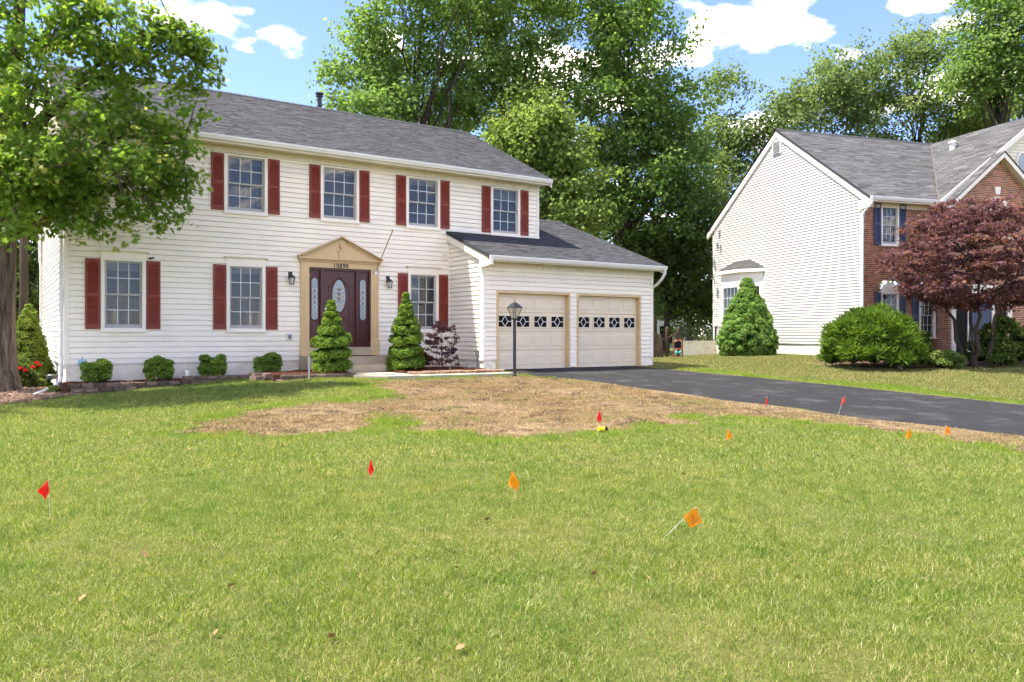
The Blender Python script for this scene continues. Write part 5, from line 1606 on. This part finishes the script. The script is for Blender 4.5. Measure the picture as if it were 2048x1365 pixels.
# shrubs -------------------------------------------------------------------
def puffs(root, cs, rad, dens, size, rng, leafm, tmpl=QUADL, spike=False, name='foliage', jit=.5, squash=.8, core=True, corem='inner', sidebias=0, loosen=.12):
    """foliage on the outside of many rounded tufts, with darker twigs inside"""
    P, Nn, S, T = [], [], [], []
    for c, r in zip(cs, rad):
        n = max(6, int(dens * r * r * 12.5))
        d = norm(rng.normal(size=(n, 3)))
        d[:, 2] = np.where(d[:, 2] < -.45, -d[:, 2], d[:, 2])
        q = r * (1 + rng.uniform(-loosen * 2, loosen, n))
        P.append(c + d * q[:, None] * np.array([1, 1, squash]))
        Nn.append(d + rng.normal(size=(n, 3)) * jit)
        S.append(size * (1 + rng.uniform(-.35, .35, n)))
        T.append(np.clip(rng.normal(.42, .2, n) + rng.normal(0, .12), 0, 1))
    P, Nn, S, T = map(np.concatenate, (P, Nn, S, T))
    ax = None
    if spike:
        ax = norm(Nn) + np.array([0, 0, spike])
        Nn = np.cross(ax, rng.normal(size=ax.shape))
    o = obj(name, leaves(name, P, Nn, S, T, tmpl, rng, ax), leafm, root)
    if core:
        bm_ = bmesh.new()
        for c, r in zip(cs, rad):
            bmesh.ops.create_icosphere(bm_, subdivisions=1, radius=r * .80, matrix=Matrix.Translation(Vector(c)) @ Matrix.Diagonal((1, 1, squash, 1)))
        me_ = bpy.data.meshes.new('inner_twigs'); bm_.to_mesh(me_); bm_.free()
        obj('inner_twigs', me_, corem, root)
    return o
def spruce(x, y, h, r, label, leafm, seed, tier=None, z0=None, dens=900, size=.045, name='conifer_shrub', cat='shrub', group=None, prof=None, pr=.16, gaps=True):
    rng = np.random.default_rng(seed)
    zb = terr(x, y) if z0 is None else z0
    root = thing(name, label, cat, (x, y, zb), 0, group)
    cs, rad = [], []
    if tier:
        for (zc, rr, th) in tier:                            # clipped tiers: flattened rings of tufts
            n = max(4, int(2 * math.pi * rr / (th * .72)))
            for k in range(n):
                t = 2 * math.pi * k / n + rng.uniform(-.2, .2)
                q = max(0, rr - th * .55) * rng.uniform(.9, 1.06)
                cs.append((q * math.cos(t), q * math.sin(t), zc + .06 * math.sin(t + 1.0) * (rr / .4) + rng.normal() * .02)); rad.append(th * rng.uniform(.46, .70))
                for _ in range(3):
                    t2 = t + rng.uniform(-.3, .3); q2 = (q + th * .30) * rng.uniform(.9, 1.08)
                    cs.append((q2 * math.cos(t2), q2 * math.sin(t2), zc + rng.uniform(-.26, .30) * th)); rad.append(rng.uniform(.05, .08))
            cs.append((0, 0, zc)); rad.append(max(th * .6, rr * .5))
        sq = .82
    else:
        rows = int(h / (pr * .80))
        for i in range(rows):
            z = h * (i + .5) / rows
            f = z / h
            R_ = r * (prof(f) if prof else (1 - f) ** .8 * min(1, .55 + f * 4))
            n = max(1, int(2 * math.pi * R_ / (pr * .9)))
            for k in range(n):
                t = 2 * math.pi * (k + .5 * (i % 2)) / n + rng.uniform(-.25, .25)
                q = max(0, R_ - pr * .4) * rng.uniform(.86, 1.06)
                cs.append((q * math.cos(t), q * math.sin(t), z + rng.normal() * .03)); rad.append(pr * rng.uniform(.55, .92))
            cs.append((0, 0, z)); rad.append(max(.06, R_ * .6))
        sq = .85
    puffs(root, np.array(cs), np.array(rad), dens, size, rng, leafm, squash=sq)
    MB().tube([(0, 0, -.1), (0, 0, h * .9)], [.05, .015], 7).build('stem', 'bark_far', root)
    return root
spruce(6.72, 17.95, 1.7, .5, 'clipped tiered conifer standing in front of the door', 'needle', 201, z0=.58,
       tier=[(.17, .46, .30), (.44, .46, .24), (.74, .46, .30), (1.02, .30, .26), (1.22, .22, .20), (1.40, .15, .17), (1.56, .09, .13), (1.67, .05, .09)], dens=1500, size=.036, group='clipped tiered conifers')
spruce(8.88, 18.35, 2.0, .5, 'clipped tiered conifer between the steps and the red mulch', 'needle', 202, z0=.56,
       tier=[(.20, .50, .32), (.50, .48, .28), (.80, .42, .28), (1.07, .37, .24), (1.28, .30, .22), (1.48, .20, .20), (1.66, .16, .18), (1.82, .09, .15), (1.95, .06, .12)], dens=1500, size=.036, group='clipped tiered conifers')
spruce(.72, 22.9, 2.15, .62, 'dense cone shaped conifer between oak trunk and house side', 'needle_left', 203, prof=lambda f: max(.08, (1 - f) ** .7) * (.72 + .28 * min(1, f * 5)), pr=.15, dens=1100, size=.042)
spruce(24.92, 20.67, 3.05, 1.18, 'big rounded conical conifer before the neighbouring bay window', 'needle_blue', 204, prof=lambda f: (1 - f ** 1.5) ** .85 * (.80 + .2 * min(1, f * 6)), pr=.24, dens=520, size=.062)
# square clipped shrubs along the front wall
for i, (x, y, hw, hh) in enumerate(((1.87, 19.32, .275, .22), (3.14, 19.32, .28, .25), (4.31, 19.32, .285, .255), (5.60, 19.32, .30, .265))):
    rng = np.random.default_rng(210 + i)
    lab = ('square clipped shrub nearest the house corner', 'square clipped shrub, second from the house corner', 'square clipped shrub, third from the house corner', 'square clipped shrub nearest the door')[i]
    root = thing('clipped_shrub', lab, 'shrub', (x, y, .44), 0, 'square clipped shrubs along the front wall')
    cs, rad = [], []
    for k in range(150):
        p = rng.uniform(-1, 1, 3)
        ax_ = rng.integers(0, 3); p[ax_] = np.sign(p[ax_]) if ax_ < 2 else 1
        q = np.array([p[0] * hw * .84, p[1] * hw * .72, hh * (1 + .82 * p[2])]) * rng.uniform(.93, 1.05)
        f = .86 + .14 * min(1, q[2] / .25)
        rnd = 1 - .10 * (abs(p[0]) * abs(p[1])) - .05 * abs(p[2]); lop = 1 + .10 * math.sin(3 * p[0] + i * 2.1)
        cs.append((q[0] * f * rnd, q[1] * f * rnd, q[2] * lop)); rad.append(rng.uniform(.045, .09))
    cs.append((0, 0, hh)); rad.append(hw * .8)
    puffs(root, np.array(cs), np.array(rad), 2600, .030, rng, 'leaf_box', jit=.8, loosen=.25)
    MB().tube([(0, 0, -.1), (0, 0, hh)], .025, 6).build('stem', 'bark_far', root)
# small bronze shrub, purple laceleaf, neighbour's planting
rng = np.random.default_rng(231)
b_ = thing('small_shrub', 'little bronze tinged shrub beside the tiered conifer', 'shrub', (9.42, 18.55, .53))
puffs(b_, rng.normal(size=(26, 3)) * np.array([.10, .10, .10]) + np.array([0, 0, .28]), rng.uniform(.06, .10, 26), 1800, .032, rng, 'leaf_bronze', jit=.9)
def lace(x, y, z0, h, r, n, per, label, leafm, seed, size=.05, cr=.09, trunk=.022, flat=.5, stems=1, group=None, crown=None, name='maple_tree', cat='tree', limbs=14, clumps=None):
    rng = np.random.default_rng(seed)
    root = thing(name, label, cat, (x, y, z0), 0, group)
    if clumps is None:
        cs = []
        for k in range(n):
            f = rng.uniform(.12, 1)
            R_ = r * (1.0 - .65 * f) * rng.uniform(.3, 1.0)
            t = rng.uniform(0, 2 * math.pi)
            cs.append((R_ * math.cos(t), R_ * math.sin(t), h * f))
        cs = np.array(cs)
    else: cs = clumps(rng)
    mb = MB()
    S = []
    for s_ in range(stems):
        t = 2 * math.pi * s_ / max(1, stems) + .6
        e = np.array([math.cos(t) * r * .35 * (stems > 1), math.sin(t) * r * .35 * (stems > 1), h * .75])
        S += limb(mb, (.06 * math.cos(t) * stems, .06 * math.sin(t) * stems, -.05), e, trunk, trunk * .35, rng, 8, 8, -.08)[2:]
    S = np.array(S)
    for c in cs[rng.permutation(len(cs))[:limbs]]:
        lo = S[S[:, 2] < max(c[2] - .02, S[:, 2].min() + .01)]
        k = np.argmin(((lo - c) ** 2).sum(1))
        S = np.concatenate([S, np.array(limb(mb, lo[k], c, trunk * .45, trunk * .12, rng, 5, 5, .06))[1:]])
    mb.build('trunk', 'bark_far' if stems > 1 else 'bark', root, smooth=True)
    pos, nr, sz, tn = clump_leaves(cs, per, cr, size, rng, flat)
    obj('crown', leaves('crown', pos, nr, sz, tn, PALM, rng), leafm, root)
    return root
lace(9.78, 18.1, .54, 1.30, .72, 64, 42, 'young sparse purple leaved maple in the red mulch bed', 'leaf_purple_dark', 241, size=.052, cr=.085, limbs=55)
def mclump(rng):
    out = []
    for k in range(300):
        d = norm(rng.normal(size=(1, 3)))[0]
        q = rng.uniform(.45, 1) ** .5
        p = np.array([d[0] * 2.9 * q, d[1] * 2.3 * q, 3.25 + d[2] * (2.2 if d[2] > 0 else 1.5) * q])
        out.append(p)
    return np.array(out)
lace(25.75, 12.45, terr(25.75, 12.45), 3.6, 2.4, 0, 92, 'big dark red leaved maple in front of the neighbouring door', 'leaf_purple', 242, size=.105, cr=.29, trunk=.085, flat=.30, stems=4, limbs=70, clumps=mclump)
rng = np.random.default_rng(251)
j_ = thing('juniper_shrub', 'wide feathery bright green juniper at the neighbouring house corner', 'shrub', (22.75, 14.0, terr(22.75, 14.0)))
cs, rad = [], []
for k in range(150):
    d = norm(rng.normal(size=(1, 3)))[0]; d[2] = abs(d[2])
    q = rng.uniform(.62, .95)
    cs.append((d[0] * 1.60 * q, d[1] * 1.3 * q, .28 + d[2] * 1.55 * q)); rad.append(rng.uniform(.20, .32))
cs.append((0, 0, .8)); rad.append(1.05)
puffs(j_, np.array(cs), np.array(rad), 380, .19, rng, 'juniper', tmpl=SPIKE, spike=.35, jit=.55, loosen=.2)
MB().tube([(-.5, -1.2, 0), (-.4, -.8, .4), (-.2, -.3, .9)], [.06, .05, .03], 7).build('stem', 'bark', j_)
def shrub(x, y, rx, ry, h, n, label, leafm, seed, pr=.22, dens=420, size=.075, jit=1.0, loosen=.3, tmpl=QUADL, name='shrub'):
    rng = np.random.default_rng(seed)
    root = thing(name, label, 'shrub', (x, y, terr(x, y)))
    d = norm(rng.normal(size=(n, 3))); d[:, 2] = np.abs(d[:, 2])
    cs = d * rng.uniform(.5, .95, (n, 1)) * np.array([rx, ry, h * .85]) + np.array([0, 0, h * .12])
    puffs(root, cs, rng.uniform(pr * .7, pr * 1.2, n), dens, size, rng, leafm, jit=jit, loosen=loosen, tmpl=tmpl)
    MB().tube([(0, 0, -.1), (.03, 0, h * .5)], .03, 6).build('stem', 'bark_far', root)
    return root
shrub(25.0, 14.2, .9, .7, 1.35, 46, 'dark leafy shrub behind the juniper under the maple', 'leaf_wood', 261)
shrub(24.45, 12.75, .85, .55, .55, 46, 'low lime green shrub at the foot of the maple', 'leaf_lime', 262, pr=.13, dens=700, size=.055)
shrub(26.9, 12.2, 1.05, .8, 1.75, 60, 'green shrub with russet leaves left of the neighbouring door', 'leaf_shrub', 263)
shrub(28.3, 11.6, 1.1, .8, 1.45, 56, 'green shrub at the right edge below the dark red maple', 'leaf_shrub', 264)
shrub(.55, 21.4, .42, .4, .85, 26, 'leafy rose bush with red blooms beside the oak trunk', 'leaf_wood', 265, pr=.12, dens=900, size=.05)
rng = np.random.default_rng(9)
rb = [o for o in C.objects if o.get('label', '').startswith('leafy rose')][0]
puffs(rb, np.array([(.2, -.3, .62), (.05, -.36, .55), (.27, -.2, .72), (.33, -.25, .66), (-.05, -.3, .6)]), np.array([.04] * 5), 3500, .035, rng, 'petal_red', name='bloom', core=False)
shrub(1.12, 19.35, .22, .16, .22, 16, 'little yellow green plant under the downspout', 'leaf_lime', 266, pr=.07, dens=1500, size=.04)

# ---------------------------------------------------------------- grass, straw, mulch: scattered tufts (uncountable)
def tuft(name, n, rad, h, wd, seed, mat, lay=.35, hv=.4):
    rng = np.random.default_rng(seed)
    a = rng.uniform(0, 2 * math.pi, n); q = rad * np.sqrt(rng.uniform(0, 1, n))
    pos = np.stack([q * np.cos(a), q * np.sin(a), np.full(n, -.006)], 1)
    ax = norm(np.stack([rng.normal(size=n) * lay, rng.normal(size=n) * lay, np.ones(n)], 1))
    T = np.array([(-.5, 0, 0), (.5, 0, 0), (.36, .55, .10), (0, 1.0, .38), (-.36, .55, .10)])
    ln = h * (1 + rng.uniform(-hv, hv, n))
    nr = norm(np.cross(ax, rng.normal(size=(n, 3))))
    b = np.cross(ax, nr)
    V = pos[:, None, :] + wd * T[None, :, 0, None] * b[:, None, :] + ln[:, None, None] * (T[None, :, 1, None] * ax[:, None, :] + T[None, :, 2, None] * nr[:, None, :])
    me_ = np_mesh(name, V.reshape(-1, 3), 5, n, rng.uniform(0, 1, n), [(0, 1, 2, 4), (4, 2, 3)])
    me_.materials.append(MATS[mat])
    return bpy.data.objects.new(name, me_)                    # not linked: only the scatter's source
def chip_tuft(name, n, rad, size, seed, mat):
    rng = np.random.default_rng(seed)
    m_ = MB(); tone = []
    for k in range(n):
        a = rng.uniform(0, 2 * math.pi); q = rad * math.sqrt(rng.random())
        c = Vector((q * math.cos(a), q * math.sin(a), rng.uniform(0, .018)))
        d = Vector((rng.normal(), rng.normal(), rng.normal() * .35)).normalized() * size * rng.uniform(.6, 1.6)
        e = Vector((0, 0, 1)).cross(d).normalized() * size * rng.uniform(.2, .4)
        m_.beam(c, c + d, e, Vector((0, 0, size * .15))); tone += [rng.random()] * 8
    m_.tone = tone
    me_ = m_.mesh(name); me_.materials.append(MATS[mat])
    return bpy.data.objects.new(name, me_)
def scatter(name, label, cat, pts, scl, srcs, seed, mat):
    rng = np.random.default_rng(seed)
    me_ = bpy.data.meshes.new(name)
    me_.vertices.add(len(pts)); me_.vertices.foreach_set('co', np.asarray(pts, np.float32).ravel())
    for nm, ty, val in (('rot', 'FLOAT', rng.uniform(0, 6.283, len(pts))), ('scl', 'FLOAT', scl), ('pick', 'INT', rng.integers(0, len(srcs), len(pts)))):
        at_ = me_.attributes.new(nm, ty, 'POINT'); at_.data.foreach_set('value', np.asarray(val, np.float32 if ty == 'FLOAT' else np.int32))
    me_.materials.append(MATS[mat])
    o = bpy.data.objects.new(name, me_); C.objects.link(o)
    g = bpy.data.node_groups.new(name, 'GeometryNodeTree')
    g.interface.new_socket('Geometry', in_out='INPUT', socket_type='NodeSocketGeometry'); g.interface.new_socket('Geometry', in_out='OUTPUT', socket_type='NodeSocketGeometry')
    gi, go = N(g, 'NodeGroupInput'), N(g, 'NodeGroupOutput')
    iop = N(g, 'GeometryNodeInstanceOnPoints')
    jn = N(g, 'GeometryNodeJoinGeometry')
    for s in reversed(srcs):
        oi = N(g, 'GeometryNodeObjectInfo'); oi.inputs['Object'].default_value = s; oi.inputs['As Instance'].default_value = True
        L(g, oi.outputs['Geometry'], jn.inputs[0])
    def attr(nm, ty):
        a = N(g, 'GeometryNodeInputNamedAttribute', data_type=ty); a.inputs['Name'].default_value = nm
        return a.outputs[0]
    cx = N(g, 'ShaderNodeCombineXYZ'); L(g, attr('rot', 'FLOAT'), cx.inputs[2])
    L(g, gi.outputs[0], iop.inputs['Points']); L(g, jn.outputs[0], iop.inputs['Instance'])
    iop.inputs['Pick Instance'].default_value = True
    L(g, attr('pick', 'INT'), iop.inputs['Instance Index'])
    L(g, cx.outputs[0], iop.inputs['Rotation']); L(g, attr('scl', 'FLOAT'), iop.inputs['Scale'])
    L(g, iop.outputs[0], go.inputs[0])
    md = o.modifiers.new('scatter', 'NODES'); md.node_group = g
    return tag(o, label, cat, kind='stuff')
def grassmat(name, c1, c2, c3, trans=.35):
    m, t, o = new_mat(name)
    a = N(t, 'ShaderNodeAttribute', attribute_name='tone')
    col = ramp(t, a.outputs['Fac'], [(0, c1), (.81, c2), (.87, c3), (1, sh(c3, 1.0))])
    n1 = noise(t, .9, 4, .6, world=True)
    yl = ramp(t, n1, [(.30, (.86, .96, .82)), (.70, (1.16, 1.05, 1.06))])
    col = mixc(t, 1.0, col, yl, 'MULTIPLY')
    cl = ramp(t, noise(t, 4.2, 4, .65, world=True), [(.32, (.70, .80, .68)), (.50, (1, 1, 1)), (.72, (1.14, 1.10, 1.12))])
    col = mixc(t, 1.0, col, cl, 'MULTIPLY')
    b = N(t, 'ShaderNodeBsdfPrincipled'); L(t, col, b.inputs['Base Color']); b.inputs['Roughness'].default_value = .5; b.inputs['Specular IOR Level'].default_value = .35
    tr_ = N(t, 'ShaderNodeBsdfTranslucent'); L(t, mixc(t, 1.0, col, (1.3, 1.3, .8), 'MULTIPLY'), tr_.inputs[0])
    mx = N(t, 'ShaderNodeMixShader'); mx.inputs[0].default_value = trans
    L(t, b.outputs[0], mx.inputs[1]); L(t, tr_.outputs[0], mx.inputs[2]); L(t, mx.outputs[0], o.inputs[0])
grassmat('grass', (.105, .165, .019), (.275, .345, .068), (.56, .51, .28), .46)
grassmat('straw', (.195, .130, .062), (.35, .255, .125), (.47, .37, .21), .2)
grassmat('grass_lush', (.115, .185, .018), (.245, .345, .045), (.34, .42, .08), .46)
grassmat('grass_dry', (.150, .165, .045), (.275, .275, .090), (.50, .44, .25), .44)
pm('clod', (.085, .055, .038), .95, .3, 30, attr=.5)
pm('mulch_red', (.16, .050, .022), .9, .3, 30, attr=.6)
pm('mulch_pale', (.33, .22, .15), .9, .3, 30, attr=.5)
G_NEAR = [tuft('grass_tuft', 190, .13, .036, .0037, s, 'grass', lay=.55, hv=.55) for s in range(5)]
G_MID = [tuft('grass_tuft', 120, .17, .040, .0062, 20 + s, 'grass', lay=.5, hv=.55) for s in range(4)]
L_MID = [tuft('grass_tuft', 120, .17, .050, .0065, 120 + s, 'grass_lush', lay=.5) for s in range(3)]
G_FAR = [tuft('grass_tuft', 100, .26, .050, .011, 40 + s, 'grass_dry') for s in range(3)]
S_MID = [tuft('straw_tuft', 110, .17, .034, .0060, 60 + s, 'straw', lay=1.6) for s in range(4)]
dvec = np.array([math.sin(CAM_AZ), math.cos(CAM_AZ)]); rvec = np.array([math.cos(CAM_AZ), -math.sin(CAM_AZ)])
def field(z0, z1, step, seed, want):
    rng = np.random.default_rng(seed)
    out = []
    for Z in np.arange(z0, z1, step):
        hw = Z * .72 + .5
        for u in np.arange(-hw, hw, step):
            p = dvec * (Z + rng.uniform(-.5, .5) * step) + rvec * (u + rng.uniform(-.5, .5) * step)
            if zone(p[0], p[1]) == want: out.append((p[0], p[1], terr(p[0], p[1])))
    return np.array(out)
near, mid, far = field(2.6, 8.5, .115, 1, 'lawn'), field(8.5, 20.5, .155, 2, 'lawn'), field(20.5, 33, .24, 3, 'lawn')
rg = np.random.default_rng(4)
def clumpy(p):
    return np.clip(1 + .16 * np.sin(p[:, 0] * 5.1 + 1.3 * np.sin(p[:, 1] * 4.3)) * np.sin(p[:, 1] * 6.1) + rg.normal(0, .13, len(p)), .55, 1.6)
scatter('grass', 'short patchy green grass of the near front lawn', 'grass', near, clumpy(near), G_NEAR, 11, 'grass')
def is_lush(q):
    x, y = q[0], q[1]
    fx = lerp_tab(FAR_E, y)
    if 0 < x - fx < .75 + .35 * math.sin(y * 1.3) and y < 17: return True
    if x < lerp_tab(NEAR_E, y) - .25 and any(in_poly((x + .42 * math.cos(t), y + .42 * math.sin(t)), DEAD) for t in np.linspace(0, 6.28, 7)[:-1]): return rg.random() < .65
    return False
lm_, lf_ = np.array([is_lush(q) for q in mid]), np.array([is_lush(q) for q in far])
beyond = np.array([q[0] > lerp_tab(FAR_E, q[1]) and q[1] < 30 for q in mid])
m2, nb_, lsh = mid[~lm_ & ~beyond], np.concatenate([mid[beyond & ~lm_], far[~lf_]]), np.concatenate([mid[lm_], far[lf_]])
scatter('grass', 'green grass of the front lawn towards the house', 'grass', m2, clumpy(m2), G_MID, 12, 'grass')
scatter('grass', 'pale green grass of the neighbouring lawn beyond the driveway', 'grass', nb_, clumpy(nb_), G_FAR, 13, 'grass')
scatter('grass', 'bright fresh green grass fringing the driveway and the dead patch', 'grass', lsh, clumpy(lsh), L_MID, 18, 'grass_lush')
W_SRC = [tuft('weed_tuft', 22, .055, .034, .013, 140 + s, 'grass_lush', lay=1.3) for s in range(3)]
wd_ = np.concatenate([near, m2])
wd_ = wd_[rg.random(len(wd_)) < .035 + .05 * (np.sin(wd_[:, 0] * 2.1) * np.sin(wd_[:, 1] * 1.7) > .55)]
scatter('weeds', 'small broad leaved weeds dotted through the front lawn', 'weeds', wd_, clumpy(wd_), W_SRC, 19, 'grass_lush')
dead = field(8.0, 20.5, .135, 5, 'dead')
dead = dead[np.random.default_rng(6).random(len(dead)) < .88 - .34 * np.sin(dead[:, 0] * 2.3 + np.sin(dead[:, 1] * 3)) * np.sin(dead[:, 1] * 2.9)]
scatter('dead_grass', 'dry straw coloured dead grass in the middle of the lawn', 'dead grass', dead, clumpy(dead), S_MID, 14, 'straw')
clod = field(8.0, 20.5, .22, 7, 'dead')
clod = clod[np.random.default_rng(16).random(len(clod)) < .24 + .45 * np.sin(clod[:, 0] * 2.3 + np.sin(clod[:, 1] * 3)) * np.sin(clod[:, 1] * 2.9)]
CH_S = [chip_tuft('soil_clods', 26, .15, .026, 95 + s, 'clod') for s in range(3)]
scatter('soil_clods', 'dark crumbs of bare soil among the dead grass', 'soil', clod, np.full(len(clod), 1.0), CH_S, 17, 'clod')
lush = field(9.0, 20.5, .5, 8, 'dead')
lush = lush[np.random.default_rng(9).random(len(lush)) < .16]
scatter('grass', 'few green tufts surviving in the straw coloured dead patch', 'grass', lush, clumpy(lush) * .9, G_MID, 15, 'grass')
def fill(poly, dens, seed, dz=.05, zfix=None):
    rng = np.random.default_rng(seed)
    a = np.array(poly); lo, hi = a.min(0), a.max(0)
    p = rng.uniform(lo, hi, (int(dens * np.prod(hi - lo)), 2))
    return np.array([(x, y, (terr(x, y) + dz) if zfix is None else zfix) for x, y in p if in_poly((x, y), poly)])
CH_R = [chip_tuft('mulch_chips', 40, .10, .028, 80 + s, 'mulch_red') for s in range(3)]
CH_P = [chip_tuft('mulch_chips', 36, .12, .034, 90 + s, 'mulch_pale') for s in range(3)]
mr_ = np.concatenate([fill(BED_R, 60, 21), fill(BED_L, 40, 22, zfix=.44), fill(BED_B, 40, 23, zfix=.60)])
scatter('mulch', 'red brown shredded mulch in the house planting beds', 'mulch', mr_, np.full(len(mr_), 1.0), CH_R, 24, 'mulch_red')
mp_ = fill(TREE_BED, 55, 25)
scatter('mulch', 'pale wood chips round the foot of the oak', 'mulch', mp_, np.full(len(mp_), 1.0), CH_P, 26, 'mulch_pale')
# fallen leaves lying on the lawn
LM = leaves('leaf', np.zeros((1, 3)), np.array([[0, 0, 1.0]]), np.array([.062]), np.array([.5]), OAK, np.random.default_rng(1))
LM.materials.append(MATS['leaf_dry'])
for k, (x, y) in enumerate(((.6, 5.0), (1.0, 4.4), (1.25, 5.1), (.45, 5.4), (2.6, 4.6), (2.9, 3.7), (3.3, 4.0), (3.55, 3.75), (2.75, 3.35), (.9, 6.1), (5.6, 6.6), (6.0, 5.8), (3.4, 5.5), (2.0, 3.5), (2.3, 5.2), (1.5, 4.0), (.7, 4.55), (4.2, 5.2))):
    o = thing('fallen_leaf', 'dry brown leaf lying on the front lawn', 'leaf', (x, y, terr(x, y) + .040), 0, 'dry leaves on the lawn')
    q = obj('blade', LM, None, o); q.rotation_euler = (R.uniform(-.9, .9), R.uniform(-.9, .9), R.uniform(0, 6)); o.scale = (R.uniform(.7, 1.15),) * 3
